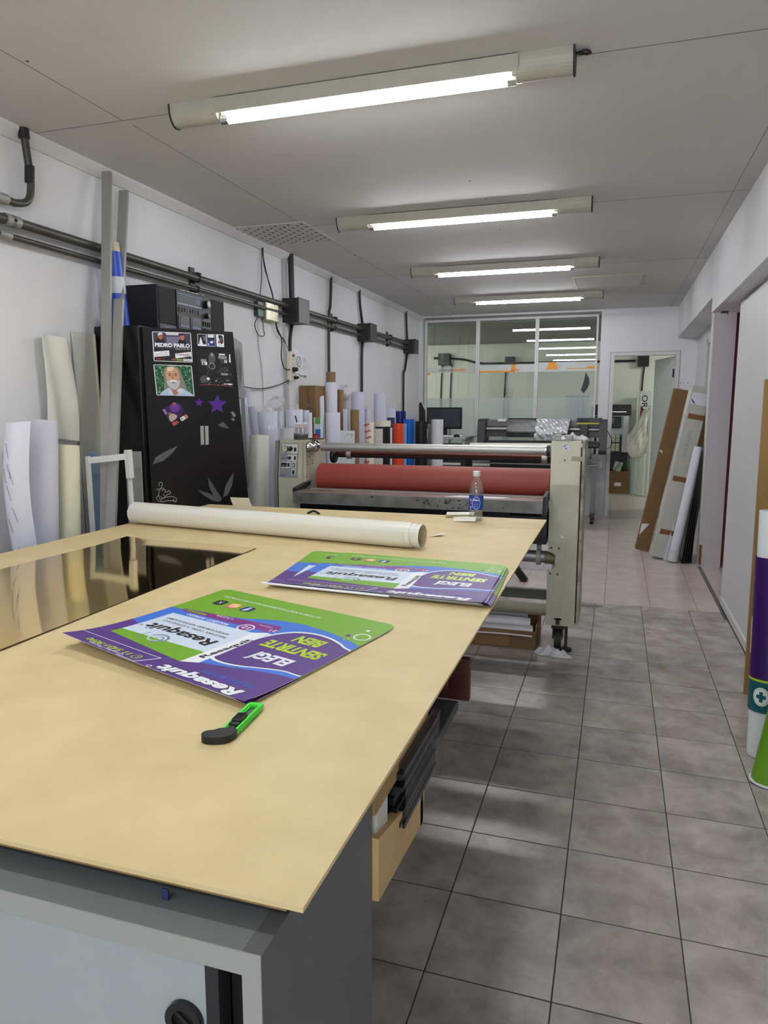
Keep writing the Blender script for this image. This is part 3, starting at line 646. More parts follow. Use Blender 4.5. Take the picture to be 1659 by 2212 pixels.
q = MB(); q.ring((hp.x, yf - .001, hp.z - .004), (hp.x, yf + .008, hp.z - .004), .0225, .014, M('black_gloss_plastic', (24, 25, 28), .2), 32); q.cyl((hp.x, yf + .004, hp.z - .004), (hp.x, yf + .006, hp.z - .004), .0145, black_m, 24)
q.obox((hp.x - .010, yf + .003, hp.z + .004), (hp.x + .010, yf + .003, hp.z - .012), (0, 1, 0), .003, .004, M('black_gloss_plastic', (24, 25, 28), .2)); q.build('finger_pull', sd)
q = MB(); q.box((-.470, .636, .7855), (-.461, .638, .799), M('blue_scrap', (40, 48, 90), .5)); solo(q, 'paper_scrap', 'tiny blue scrap poking out under the near edge of the MDF sheet', 'scrap')
# things under the table on the aisle side
t = thing('wrapped_stack', 'stack of black sheets wrapped in clear film on the shelf under the table', 'stack', (-.42, 1.2, .662))
q = MB(); z = .643
for k in range(11):
    dx = random.uniform(-.012, .008); q.box((-.55, 1.065 + random.uniform(-.01, .01), z), (-.312 + dx, 1.30 + random.uniform(-.01, .01), z + .0085), black_m); z += .0105
q.build('sheets', t)
q = MB(); fw = clear('tight_clear_film', (.97, .97, .97), .10, .03, (.8, .8, .8), .12); q.grid(lambda u, v: (-.302 + .0015 * math.sin(15 * u + 4 * v), 1.055 + .25 * u, .644 + .113 * v), 14, 6, fw); q.grid(lambda u, v: (-.55 + .248 * u, 1.055 + .25 * v, .759 + .0015 * math.sin(13 * u + 17 * v)), 12, 12, fw); q.build('film_wrap', t)
q = MB(); q.box((-.40, .965, .643), (-.322, 1.03, .735), M('off_white_block', (190, 188, 178), .7, bump=.3, bscale=30), .006); solo(q, 'foam_block', 'off-white block at the near end of the shelf under the table', 'block')
q = MB(); q.box((-.48, .975, .643), (-.41, 1.05, .70), black_m, .003); solo(q, 'small_black_box', 'small black box behind the off-white block under the table', 'box')
t = thing('red_box', 'dark red box with a pale printed square hanging under the table edge', 'box', (-.40, 1.75, .67))
q = MB(); dr_m = M('dark_red_card', (66, 9, 12), .4); q.box((-.52, 1.615, .648), (-.305, 1.635, .752), dr_m, .002); q.build('carton', t)
q = MB(); q.box((-.385, 1.6134, .672), (-.355, 1.615, .70), M('pale_red_print', (104, 40, 40), .5)); q.box((-.377, 1.612, .672), (-.371, 1.6134, .69), dr_m); q.box((-.366, 1.612, .677), (-.361, 1.6134, .695), dr_m); q.box((-.365, 1.6134, .715), (-.34, 1.615, .735), M('pale_red_print', (104, 40, 40), .5)); q.build('printed_square', t)

# ------------------------------------------------------------------ gold mirror sheet
gold_m = M('gold_mirror_acrylic', (226, 192, 104), 0.055, 1.0)
def goldf(u, v):
    x = -1.862 + (.62 - .012 * v) * u; y = 1.17 + (1.24 - .05 * u) * v
    return Vector((x, y, ZT + .0032 + .0035 * (math.sin(2.3 * u + 1.1) * math.sin(3.1 * v)) ** 2 + .010 * max(0, v - .85) * max(0, .25 - u) * 12 + .0016 * math.sin(5 * v + 2 * u)))
q = MB(); q.grid(goldf, 30, 50, gold_m, .003, M('gold_sheet_edge', (60, 44, 22), .5)); solo(q, 'gold_mirror_sheet', 'large gold mirror-finish sheet lying flat on the left side of the table', 'sheet')

# ------------------------------------------------------------------ big white roll lying on the table
ra = at(293, 1130, Z=ZT); rb = at(905, 1186, Z=ZT); RR = .049
ra.z = rb.z = ZT + RR + .001; t = thing('paper_roll', 'long roll of glossy white vinyl lying across the far half of the table', 'roll', ((ra + rb) / 2).to_tuple())
dirr = (rb - ra).normalized()
q = MB(); q.spiral(ra, rb - dirr * .045, RR, vinyl_m, turns=2.0, inner=inner_m, th=.0012, pitch=.0022, start=2.0, skew=.022); q.build('sheet', t)
q = MB(); q.ring(ra + dirr * .03, rb + dirr * .014, RR - .0058, RR - .0072, vinyl_m, inner=M('gridded_backing_paper', (206, 196, 160), .6, var=.1, scale=30)); q.build('inner_turn', t)
# end flap standing at the back and small flap near its right end
q = MB(); fa = at(487, 1096, Z=ZT + .03); q.grid(lambda u, v: Vector(fa) + Vector((.105 * u + .03 * (v ** 2), .05 + .03 * v, .085 * (1 - v) - .04)) , 6, 8, vinyl_m, .001); q.build('loose_flap', t)
q = MB(); fb = at(925, 1160, Z=ZT + .002); q.prism([fb, fb + Vector((.065, .05, .008)), fb + Vector((.03, .075, .002))], (0, 0, .001), white_m); q.build('torn_flap', t)
q = MB(); c_ = at(676, 1108, Z=ZT + .006); q.tube([c_ + Vector((-.03, 0, -.004)), c_ + Vector((0, .01, .008)), c_ + Vector((.035, 0, -.004))], .006, black_m, 8); solo(q, 'black_clip', 'small black clip just behind the long white roll', 'clip')

# ------------------------------------------------------------------ printed posters
green_m = M('print_green', (112, 168, 16), 0.5); blue_m = M('print_blue', (52, 112, 214), 0.5); purp_m = M('print_purple', (82, 42, 130), 0.5); lime_m = M('print_lime', (184, 214, 30), .35)
mag_m = M('print_magenta', (132, 48, 136), .35); pale_m = M('print_pale_blue', (214, 228, 246), .35); navy_m = M('print_navy', (36, 52, 120), .35); pinkp_m = M('print_pink', (228, 84, 120), .35); org_m = M('print_orange', (244, 170, 60), .35); dpurp_m = M('print_dark_purple', (58, 34, 92), .35)
swg_m = M('print_swirl_grey', (122, 140, 160), .35); dgreen_m = M('print_deep_green', (96, 152, 12), .34)
A = Art()
A.poly([(-.1, -.1), (1.1, -.1), (1.1, 1.1), (-.1, 1.1)], green_m)
A.poly([(-.02, .25), (.014, .275), (.229, .223), (.378, .172), (.7, .15), (1.02, .36), (1.02, .62), (.93, .622), (.75, .66), (.613, .69), (.53, .735), (.473, .763), (.40, .782), (.33, .789), (.273, .782), (.19, .772), (.094, .744), (.04, .722), (-.02, .690)], blue_m)
A.poly([(-.02, -.02), (1.02, -.02), (1.02, .385), (.97, .36), (.90, .33), (.72, .2), (.55, .155), (.378, .172), (.30, .198), (.229, .222), (.15, .248), (.08, .265), (-.02, .277)], purp_m)
ov = [(-.03, .328), (.08, .302), (.156, .276), (.24, .238), (.31, .222), (.37, .228), (.405, .262), (.412, .33), (.405, .42), (.395, .50), (.38, .57), (.35, .64), (.30, .695), (.23, .722), (.16, .718), (.10, .698), (.04, .66), (-.03, .598)]
A.smooth(ov, white_m)
cxo, cyo = .19, .47
A.smooth([(cxo + (x - cxo) * .955 - .002, cyo + (y - cyo) * .945) for x, y in ov], ink_m)
A.smooth([(cxo + (x - cxo) * .945 - .003, cyo + (y - cyo) * .93) for x, y in ov], purp_m)
# the carton picture
A.poly([(.925, .598), (.925, .640), (.397, .706), (.368, .634), (.42, .60)], mag_m)
A.poly([(.925, .552), (.45, .565), (.395, .60), (.44, .612), (.925, .602)], blue_m)
A.poly([(.925, .553), (.925, .186), (.443, .13), (.45, .567)], pale_m)
A.poly([(.925, .247), (.925, .186), (.443, .13), (.438, .268)], green_m)
A.poly([(.443, .13), (.379, .168), (.385, .567), (.372, .60), (.40, .60), (.45, .567)], white_m)
A.rect(.78, .618, .905, .636, green_m)
for dx, r, ri, a0, a1, m in ((0, .052, .040, .3, 4.6, swg_m), (.008, .038, .028, 2.5, 6.6, M('print_swirl_light', (200, 210, 222), .3)), (-.004, .026, .018, .2, 4.0, swg_m), (.03, .062, .056, 5.2, 6.9, swg_m)):
    A.ringd((.71 + dx, .258), r, ri, m, 1.05, a0, a1)
A.ringd((.516, .60), .040, .033, white_m, 1.1); A.disc((.516, .60), .033, mag_m, 1.1)
A.text('12', .498, .618, .034, .036, white_m, bold=.02)
A.text('21', .375, .655, .026, .034, white_m, bold=.02, dirv=(1, -.12))
A.text('comprimidos', .42, .672, .012, .075, white_m); A.text('LAZAR', .638, .662, .020, .10, white_m)
A.text('ANALGÉSICO · ANTIÁCIDO', .60, .592, .024, .255, white_m, bold=.02)
A.text('Resaquit', .485, .394, .072, .40, ink_m, bold=.03, shear=.12); A.rect(.846, .316, .856, .326, blue_m)
A.text('PARACETAMOL · CAFEÍNA · AL ACETILSALICÍLICO', .495, .455, .018, .38, ink_m, bold=.01)
A.text('HIDRÓXIDO DE MAGNESIO · HIDRÓXIDO DE ALUMINIO', .512, .492, .018, .38, ink_m, bold=.01); A.text('®', .892, .345, .014, .018, ink_m)
A.text('Resaquit', .402, .215, .030, .28, ink_m, bold=.03, dirv=(-.05, 1), upv=(.9, .0))
# headline
A.text('ELEGÍ', .103, .411, .070, .19, white_m, bold=.045, shear=.18)
A.text('SENTIRTE', .045, .545, .075, .29, lime_m, bold=.045, shear=.18)
A.text('BIEN', .120, .660, .075, .14, lime_m, bold=.045, shear=.18)
A.text('Resaquit', .056, .068, .060, .40, ink_m, bold=.075, shear=.18); A.text('Resaquit', .056, .068, .060, .40, white_m, bold=.045, shear=.18); A.rect(.415, -.002, .424, .008, blue_m); A.ringd((.478, .012), .011, .008, white_m)
A.text('ANALGÉSICO  ANTIÁCIDO', .057, .128, .026, .247, blue_m, bold=.01, shear=.2)
A.poly([(.512, .1005), (1.0, .1005), (1.0, .1045), (.512, .1045)], white_m); A.poly([(.512, .1045), (.518, .1045), (.556, .004), (.55, .004)], white_m); A.rect(.552, .003, .66, .0065, white_m)
A.text('11 5431-9090', .628, .062, .032, .262, lime_m, bold=.03); A.text('Consultas / Recetas', .636, .026, .018, .21, white_m, bold=.01)
A.ringd((.588, .045), .021, .017, lime_m, 1.15); A.ringd((.588, .045), .010, .006, lime_m, 1.2, 1.5, 4.6)
# social icons, small print, rings
def rsq(c, h, m, asp=1.2):
    x, y = c; k = .012
    A.poly([(x - h + k, y - h * asp), (x + h - k, y - h * asp), (x + h, y - h * asp + k), (x + h, y + h * asp - k), (x + h - k, y + h * asp), (x - h + k, y + h * asp), (x - h, y + h * asp - k), (x - h, y - h * asp + k)], m)
rsq((.856, .813), .031, ink_m); A.text('X', .842, .83, .034, .028, white_m)
rsq((.766, .811), .031, org_m); A.poly([(.735, .78), (.797, .775), (.797, .82)], pinkp_m); A.ringd((.766, .811), .014, .009, white_m, 1.2); A.ringd((.766, .811), .022, .019, white_m, 1.2)
rsq((.68, .810), .031, navy_m); A.text('f', .671, .835, .052, .022, white_m, bold=.05)
A.text('LEA ATENTAMENTE EL PROSPECTO Y ANTE LA MENOR DUDA CONSULTE A SU MÉDICO Y/O FARMACÉUTICO', .33, .918, .020, .585, white_m, bold=.012)
A.ringd((.045, .800), .036, .029, white_m, 1.2); A.disc((.066, .885), .009, white_m, 1.2); A.disc((.105, .785), .011, purp_m, 1.2); A.ringd((.086, .738), .012, .008, lime_m, 1.2)

def sheet_outline(r=.045, asp=1.22, corners=(1, 1, 1, 1)):
    pts = []
    for (cx, cy, a0), on in zip(((r, r * asp, PI), (1 - r, r * asp, 1.5 * PI), (1 - r, 1 - r * asp, 0), (r, 1 - r * asp, .5 * PI)), corners):
        if not on:
            pts.append((0 if cx < .5 else 1, 0 if cy < .5 else 1)); continue
        for k in range(6): a = a0 + .5 * PI * k / 5; pts.append((cx + r * math.cos(a), cy + r * asp * math.sin(a)))
    return pts
CUTS = [(0, i / 10) for i in range(1, 10)] + [(1, i / 12) for i in range(1, 12)]
def poster(name, label, P00, P10, P01, P11, zf, art, group, corners=(1, 0, 1, 1), cuts=CUTS, backc=None):
    """P00 top-left (reading), P10 top-right, P01 bottom-left, P11 bottom-right; zf(s,t) height over table"""
    a, b, c, d = (Vector((p[0], p[1], 0)) for p in (P00, P10, P01, P11))
    def fn(s, t):
        p = a * (1 - s) * (1 - t) + b * s * (1 - t) + c * (1 - s) * t + d * s * t
        return Vector((p.x, p.y, ZT + zf(s, t)))
    mb = MB(); base = Art(); base.sgn = 1
    out = sheet_outline(corners=corners)
    base.poly(out, backc or white_m)
    base.lay(mb, fn, grid=14, lift0=0)                 # underside
    ro = []
    for i_, p in enumerate(out):
        p2 = out[(i_ + 1) % len(out)]; kk = max(1, int(math.hypot(p2[0] - p[0], p2[1] - p[1]) * 14)); ro += [(p[0] + (p2[0] - p[0]) * j_ / kk, p[1] + (p2[1] - p[1]) * j_ / kk) for j_ in range(kk)]
    pu = [fn(*p) for p in ro]
    k = len(pu)
    rim = pu + [p + Vector((0, 0, .0006)) for p in pu]; mb.add(rim, [(i, (i + 1) % k, k + (i + 1) % k, k + i) for i in range(k)], backc or white_m)
    if art:
        tmp = Art(); tmp.sgn = -1
        import mathutils
        inset = out
        # keep the print inside the rounded outline
        tmp.layers = [(inset, None, green_m)] + art.layers[1:]
        tmp.lay(mb, fn, grid=14, lift0=.0007, step=.000012)
    else:
        tmp = Art(); tmp.sgn = -1; tmp.poly(out, green_m); tmp.poly([(0, .0), (1, 0), (1, .37), (.55, .155), (.229, .222), (0, .27)], purp_m); tmp.lay(mb, fn, grid=14, lift0=.0007, step=.000015)
    return solo(mb, name, label, 'poster', group)
def crn(*px): return [tuple(at(x, y, Z=ZT + dz)[:2]) for x, y, dz in px]
# front pair
c0 = crn((527, 1516, .016), (134, 1371, .030), (853, 1352, .008), (483, 1274, .004))
def z1(s, t):
    return .0035 + .0125 * math.exp(-t / .22) + .016 * math.exp(-t / .25) * s ** 2 + .002 * s * (1 - t)
poster('printed_poster', 'purple and green printed poster on top of the front pair, near the green knife', *c0, z1, A, 'printed medicine posters on the table', corners=(1, 0, 0, 1))
c1_ = [(c0[0][0] + .002, c0[0][1] + .012), (c0[1][0] + .02, c0[1][1] + .03), (c0[2][0] + .002, c0[2][1] + .022), (c0[3][0] - .004, c0[3][1] + .022)]
poster('printed_poster', 'poster mostly hidden under the front one, only its green far border showing', *c1_, lambda s, t: .001 + .0062 * math.exp(-t / .2) * (1 + s) * .5 + .0015 * (1 - t), None, 'printed medicine posters on the table')
# rear stack
r0 = crn((1042, 1303, .018), (604, 1258, .018), (1094, 1221, .014), (742, 1195, .010))
def zs(k):
    return lambda s, t: .0020 + .0022 * k + .004 * math.exp(-t / .15) + .0030 * (1 - s) * math.sin(5 * t + k) ** 2 * (k / 6)
poster('printed_poster', 'medicine poster on top of the rear stack, its headline readable upside down', *r0, zs(5), A, 'printed medicine posters on the table', corners=(1, 0, 1, 1))
r1 = crn((1052, 1305, .012), (574, 1260, .014), (1098, 1223, .010), (678, 1191, .008))
poster('printed_poster', 'second poster of the rear stack, sticking out to the left under the top one', r1[0], r1[1], r1[2], r1[3], zs(3.6), A, 'printed medicine posters on the table', corners=(1, 0, 1, 1))
for k in range(4):
    j = .0032 * (k + 1); sh = random.uniform(-.004, .004)
    poster('printed_poster', 'one of the lower posters in the rear stack, only its right edge showing', (r1[0][0] + j * .9, r1[0][1] + sh), (r1[1][0] + .02, r1[1][1] + .01), (r1[2][0] + j * .4, r1[2][1] - j), (r1[3][0] + .02, r1[3][1] - .01), zs(2.4 - .6 * k), None, 'lower posters of the rear stack', cuts=CUTS[::2])
q = MB(); la = at(566, 1259, Z=ZT + .018); lb = at(840, 1288, Z=ZT + .012); q.tube([la, la.lerp(lb, .5) + Vector((0, -.002, 0)), lb], .0032, white_m, 12); solo(q, 'rolled_sheet', 'pale rolled sheet edge along the near side of the rear poster stack', 'sheet')

# ------------------------------------------------------------------ green utility knife
kb = at(482, 1592, Z=ZT + .008); kt = at(552, 1524, Z=ZT + .008)
kd = (kt - kb); kl = kd.length; kd.normalize(); ks = kd.cross(Vector((0, 0, 1)))
t = thing('utility_knife', 'bright green and black utility knife on the near part of the table', 'knife', kb.to_tuple())
gk_m = M('bright_green_plastic', (72, 226, 62), .3); KM = Matrix(((ks.x, kd.x, 0, kb.x), (ks.y, kd.y, 0, kb.y), (0, 0, 1, ZT + .0015), (0, 0, 0, 1)))
L_ = kl + .008
q = MB(); q.T = KM
for xs in (-1, 1):
    q.box((xs * .0085, .015, 0), (xs * .0135, L_ - .008, .011), gk_m, .002)
    q.box((xs * .0055, .015, 0), (xs * .0085, L_ - .008, .0075), gk_m)
q.box((-.0055, .015, 0), (.0055, L_ - .008, .002), gk_m)
q.box((-.0135, L_ - .012, 0), (.0135, L_ - .001, .0105), gk_m, .003)
q.build('handle', t)
q = MB(); q.T = KM
for k in range(28):
    y = .028 + k * (L_ - .05) / 28; q.box((.0128, y, .0015), (.0145, y + .0016, .0118), gk_m); q.box((-.0085, y, .0070), (-.0065, y + .0016, .0088), gk_m)
q.build('grip_ridges', t)
q = MB(); q.T = KM; q.prism([(-.014, .017, 0), (-.026, .004, 0), (-.021, .001, 0), (-.010, .012, 0)], (0, 0, .008), gk_m); q.build('guard_strut', t)
q = MB(); q.T = KM; q.box((-.0052, .03, .0035), (.0052, L_ - .014, .0042), M('blade_steel', (120, 120, 124), .3, .8)); q.build('blade', t)
cap_pts = [(-.0135, .020), (0, .0225), (.0135, .022), (.0147, .010), (.010, -.004), (-.002, -.012), (-.018, -.016), (-.030, -.013), (-.0345, -.003), (-.031, .006), (-.022, .011)]
tmpA = Art(); tmpA.smooth(cap_pts, black_m, 5)
q = MB(); q.T = KM; q.prism([(x, y, 0) for x, y in tmpA.layers[0][0]], (0, 0, .0112), black_m); eo = q.build('end_cap', t)
bv = eo.modifiers.new('bevel', 'BEVEL'); bv.width = .003; bv.segments = 3
q = MB(); q.T = KM; q.box((-.0085, .046, .008), (.0085, .075, .0155), black_m, .0025); q.box((-.0085, .036, .007), (.0085, .045, .013), black_m, .002); q.box((-.006, .022, .006), (.006, .037, .010), black_m)
for k in range(7): q.obox((-.007, .049 + k * .0035, .0156), (.007, .052 + k * .0035, .0156), (0, 1, 0), .0012, .0012, black_m)
q.build('slider', t)

# ------------------------------------------------------------------ water bottle and paper scraps
bp_ = at(1028, 1124, Z=ZT); bx, by = bp_.x, bp_.y
t = thing('water_bottle', 'clear water bottle with blue label and white cap near the far table edge', 'bottle', (bx, by, ZT))
pet_m = clear('bottle_plastic', (.93, .95, .96), .13, .03, (.9, .92, .95), .03); wat_m = clear('water', (.88, .92, .93), .08, 0)
q = MB(); q.lathe((bx, by, ZT + .0005), [(.004, .006), (.018, .004), (.026, 0), (.0315, .006), (.0325, .02), (.031, .036), (.0325, .042), (.0315, .048), (.0325, .052), (.0325, .118), (.0315, .123), (.0335, .130), (.0335, .140), (.032, .148), (.030, .160), (.024, .180), (.0165, .196), (.0135, .204), (.0135, .214)], pet_m, 36); q.build('body', t)
q = MB()
for k in range(5):
    a = 2 * PI * k / 5; q.obox((bx + .010 * math.cos(a), by + .010 * math.sin(a), ZT + .008), (bx + .027 * math.cos(a), by + .027 * math.sin(a), ZT + .0025), (-math.sin(a), math.cos(a), 0), .006, .003, pet_m)
q.build('base_ribs', t)
q = MB(); q.lathe((bx, by, ZT + .001), [(.0, .004), (.024, .003), (.0305, .008), (.0312, .02), (.0300, .036), (.0312, .042), (.0312, .058), (0, .058)], wat_m, 32); q.build('water', t)
lab_m = M('label_blue', (28, 62, 158), .35)
q = MB(); q.ring((bx, by, ZT + .053), (bx, by, ZT + .117), .0333, .0330, lab_m, 40)
fd = Vector((-bx, -by, 0)).normalized(); sd_ = Vector((-fd.y, fd.x, 0))
def lp(u, z, r=.0337):
    a = u / r; return Vector((bx, by, ZT + z)) + (fd * math.cos(a) + sd_ * math.sin(a)) * r
for k in range(36):
    a0 = 2 * PI * k / 36; a1 = 2 * PI * (k + 1) / 36
    P = [lp(.0195 * math.cos(a0), .085 + .028 * math.sin(a0)), lp(.0195 * math.cos(a1), .085 + .028 * math.sin(a1)), lp(.018 * math.cos(a1), .085 + .0265 * math.sin(a1)), lp(.018 * math.cos(a0), .085 + .0265 * math.sin(a0))]
    q.add(P, [(0, 1, 2, 3)], white_m)
vs, fs, W = text_geo('Malapat', .02); q.add([lp(-.013 + a / W * .026, .096 + b * .010) for a, b in vs], fs, white_m)
for z_, w_ in ((.089, .028), (.079, .014), (.073, .018), (.068, .012)): q.add([lp(-w_ / 2, z_), lp(w_ / 2, z_), lp(w_ / 2, z_ + .0014), lp(-w_ / 2, z_ + .0014)], [(0, 1, 2, 3)], white_m)
for z_ in (.06, .066, .080, .086, .094, .10): q.add([lp(-.032, z_), lp(-.024, z_), lp(-.024, z_ + .003), lp(-.032, z_ + .003)], [(0, 1, 2, 3)], pinkp_m if z_ < .09 and z_ > .07 else white_m)
q.build('label', t)
q = MB(); q.cyl((bx, by, ZT + .212), (bx, by, ZT + .230), .0165, M('cap_white', (206, 212, 216), .4), 28); q.ring((bx, by, ZT + .2065), (bx, by, ZT + .2105), .0158, .0138, M('cap_white', (206, 212, 216), .4)); q.build('cap', t)
pa = at(985, 1120, Z=ZT)
q = MB(); q.grid(lambda u, v: pa + Vector((-.055 + .13 * u, .0 + .05 * v + .02 * u, .002 + .028 * abs(v - .4) * (1.2 - .3 * u) + .008 * u)), 8, 6, vinyl_m, .0008); solo(q, 'paper_scrap', 'folded off-white paper scrap to the left of the water bottle', 'scrap')
pb_ = at(1003, 1128, Z=ZT)
q = MB(); q.grid(lambda u, v: pb_ + Vector((-.05 + .10 * u, -.005 + .025 * v + .01 * u, .003 + .018 * math.sin(PI * min(1, v * 1.1)) + .003 * u)), 8, 8, vinyl_m, .0008); solo(q, 'paper_scrap', 'curled narrow paper strip touching the foot of the water bottle', 'scrap')

# ================================================================== LAMINATOR
t = thing('laminating_machine', 'large cream laminating machine with a red rubber roller beyond the table', 'laminating machine', (-1.05, 4.15, 0))
LX0, LX1 = -1.755, -.335          # inner faces
YF = 3.95
# right pillar with the half-round cut-out
pr = [(-.326, .148), (-.172, .148), (-.172, 1.165), (-.326, 1.165), (-.326, .565)]
hc = at(1183, 1212, Y=YF).z; hr = .052
arc = [(-.326 + hr * math.cos(a) * 1.0, hc + hr * math.sin(a)) for a in [PI / 2 - PI * k / 14 for k in range(15)]]
poly = [(-.172, .150), (-.172, 1.162), (-.326, 1.162)] + arc + [(-.326, .150)]
q = MB(); q.prism([(x, YF, z) for x, z in poly], (0, .012, 0), cream_m)
q.box((-.326, YF + .012, 1.150), (-.172, 4.28, 1.162), cream_m); q.box((-.326, YF + .012, .15), (-.172, 4.28, .162), cream_m)
q.box((-.326, YF + .012, .62), (-.314, 4.28, 1.15), cream_m); q.box((-.326, YF + .012, .162), (-.314, 4.28, .40), cream_m)
q.box((-.324, YF - .0015, .93), (-.174, YF, 1.16), M('cleaner_cream_panel', (204, 203, 184), .5, var=.05, scale=6))
pl = q.build('right_tower', t)
q = MB(); q.box((-.172, YF + .004, .17), (-.166, YF + .022, 1.13), M('rusty_gap', (56, 42, 32), .9)); q.box((-.166, YF + .006, .165), (-.150, 4.26, 1.168), M('worn_cream_edge', (178, 180, 162), .5, var=.25, scale=14, rgb2=(120, 112, 92)), .004); q.build('side_cover', t)
for x, z in ((-.308, hc + .075), (-.268, hc + .074), (-.310, hc - .068), (-.270, hc - .070)):
    q = MB(); q.cyl((x, YF, z), (x, YF - .003, z), .0055, black_m, 14); q.cyl((x, YF - .003, z), (x, YF - .004, z), .0025, chrome_m, 6); q.build('bolt', t)
q = MB(); q.box((-.263, YF - .0024, 1.118), (-.237, YF - .0018, 1.145), M('sticker_white_blue', (214, 222, 236), .4)); put_text(q, '40', (-.257, YF - .0024, 1.120), (1, 0, 0), (0, 0, 1), .010, lab_m, width=.016, bold=.03)
q.box((-.262, YF - .0028, 1.142), (-.238, YF - .0022, 1.1445), lab_m); q.box((-.261, YF - .0028, 1.133), (-.25, YF - .0022, 1.139), lab_m); q.build('number_sticker', t)
q = MB()
for k in range(3):
    a = PI * k / 3; c_ = Vector((-.253, YF - .002, 1.062)); d_ = Vector((math.cos(a), 0, math.sin(a))) * .006; q.obox(c_ - d_, c_ + d_, (0, 1, 0), .001, .0018, black_m)
q.build('star_mark', t)
q = MB(); q.prism([(-.262, YF - .001, .66), (-.238, YF - .001, .642), (-.258, YF - .001, .64)], (0, -.0012, 0), vinyl_m); q.build('torn_label', t)
q = MB(); q.prism([(-.222, YF - .0015, 1.060), (-.215, YF - .0015, 1.083), (-.160, YF - .0015, 1.083), (-.158, YF - .0015, 1.060)], (0, -.002, 0), clear('yellowed_tape', (.95, .93, .8), .06, .5, (.62, .62, .48))); q.build('tape_strip', t)
# left tower with sloping control panel
q = MB(); tx0, tx1 = -1.935, -1.772
prof = [(4.30, .15), (4.30, 1.148), (YF, 1.148), (YF, 1.135), (YF - .03, .925), (YF - .03, .15)]
q.prism([(tx0 + .012, y, z) for y, z in prof], (tx1 - tx0 - .012, 0, 0), cream_m); q.build('left_tower', t)
q = MB(); q.prism([(tx0 - .018, y, z * 1.0 - .004) for y, z in prof], (.024, 0, 0), M('grey_side_cover', (126, 128, 120), .5)); q.prism([(tx0 + .006, y + .003, z) for y, z in prof], (.006, 0, 0), black_m); q.build('side_cover', t)
# control panel, in panel coordinates (u right, w down the slope)
p0 = Vector((tx0 + .020, YF - .0015, 1.130)); pu = Vector((1, 0, 0)); pw = Vector((0, -.03, -.21)).normalized(); pn = pu.cross(pw)
if pn.y > 0: pn = -pn
def pbox(mb, u0, w0, u1, w1, h, m):
    a = p0 + pu * u0 + pw * w0; mb.prism([p0 + pu * u + pw * w_ for u, w_ in ((u0, w0), (u1, w0), (u1, w1), (u0, w1))], pn * h, m)
PWD = .118
q = MB(); pbox(q, 0, 0, PWD, .205, .002, M('panel_grey', (138, 142, 146), .45)); cp = q.build('control_panel', t)
wp_m = M('panel_white', (206, 208, 202), .45)
q = MB(); pbox(q, .008, .006, .112, .062, .003, wp_m); pbox(q, .050, .070, .108, .108, .003, wp_m); pbox(q, .008, .112, .070, .150, .003, wp_m); pbox(q, .078, .112, .106, .150, .003, wp_m); pbox(q, .078, .156, .104, .19, .003, wp_m); q.build('label_fields', cp)
q = MB(); c_ = p0 + pu * .032 + pw * .036; q.cyl(c_, c_ + pn * .012, .021, M('gauge_rim', (120, 118, 110), .35, .5), 28); q.cyl(c_ + pn * .012, c_ + pn * .0125, .0175, M('gauge_face', (196, 192, 178), .4), 24); q.obox(c_ + pn * .013 - pw * .002, c_ + pn * .013 - pw * .014 + pu * .006, pu, .0015, .001, black_m); q.build('pressure_gauge', cp)
for (u, w_, r, hh) in ((.066, .034, .015, .026), (.062, .088, .011, .012)):
    q = MB(); c_ = p0 + pu * u + pw * w_; q.cyl(c_ + pn * .003, c_ + pn * hh, r, black_m, 20, r1=r * .8); q.obox(c_ + pn * (hh + .0005), c_ + pn * (hh + .0005) - pw * r * .7, pu, .002, .001, white_m); q.build('knob', cp)
for (u0, w0, u1, w1, mm) in ((.090, .026, .104, .050, black_m), (.092, .078, .104, .100, M('dark_red_switch', (92, 22, 22), .4)), (.010, .118, .046, .142, black_m), (.052, .120, .064, .142, black_m), (.084, .120, .100, .144, black_m), (.084, .162, .098, .186, black_m)):
    q = MB(); pbox(q, u0, w0, u1, w1, .006, mm)
    if u0 == .084 and w0 == .120: pbox(q, .088, .125, .096, .139, .007, wp_m)
    if u0 == .010:
        for k in range(3): pbox(q, .014 + k * .010, .132, .020 + k * .010, .134, .0065, wp_m)
    q.build('rocker_switch', cp)
q = MB(); o_ = p0 + pu * .006 + pw * .198 + pn * .002; put_text(q, 'ROSEAL', o_, pu, -pw, .009, lab_m, width=.036, bold=.04); q.build('panel_lettering', cp); q = MB(); put_text(q, 'MACTAC 5', p0 + pu * .006 + pw * .095 + pn * .002, pu, -pw, .008, lab_m, width=.038, bold=.03); q.build('panel_lettering', cp)
# inner plate: chrome hubs, holes
q = MB(); q.box((tx1, YF + .012, .84), (tx1 + .012, 4.25, 1.148), cream_m); q.build('inner_plate', t)
for x, r, y in ((tx1 + .014, .032, 3.99), (tx1 + .030, .036, 4.06)):
    q = MB(); q.lathe((x, y, 1.107), [(.0, 0), (r, 0), (r, .012), (r * .8, .018), (r * .75, .026), (r * .45, .030), (r * .3, .044), (0, .046)], chrome_m, 32, ax='X'); q.build('chrome_hub', t)
q = MB()
for y, z in ((4.0, 1.045), (4.02, 1.045), (3.98, 1.02), (4.06, 1.022), (3.985, 1.005), (4.06, 1.003), (3.965, .93)): q.cyl((tx1 + .012, y, z), (tx1 + .0135, y, z), .0045, black_m, 10)
q.build('screw_holes', t)
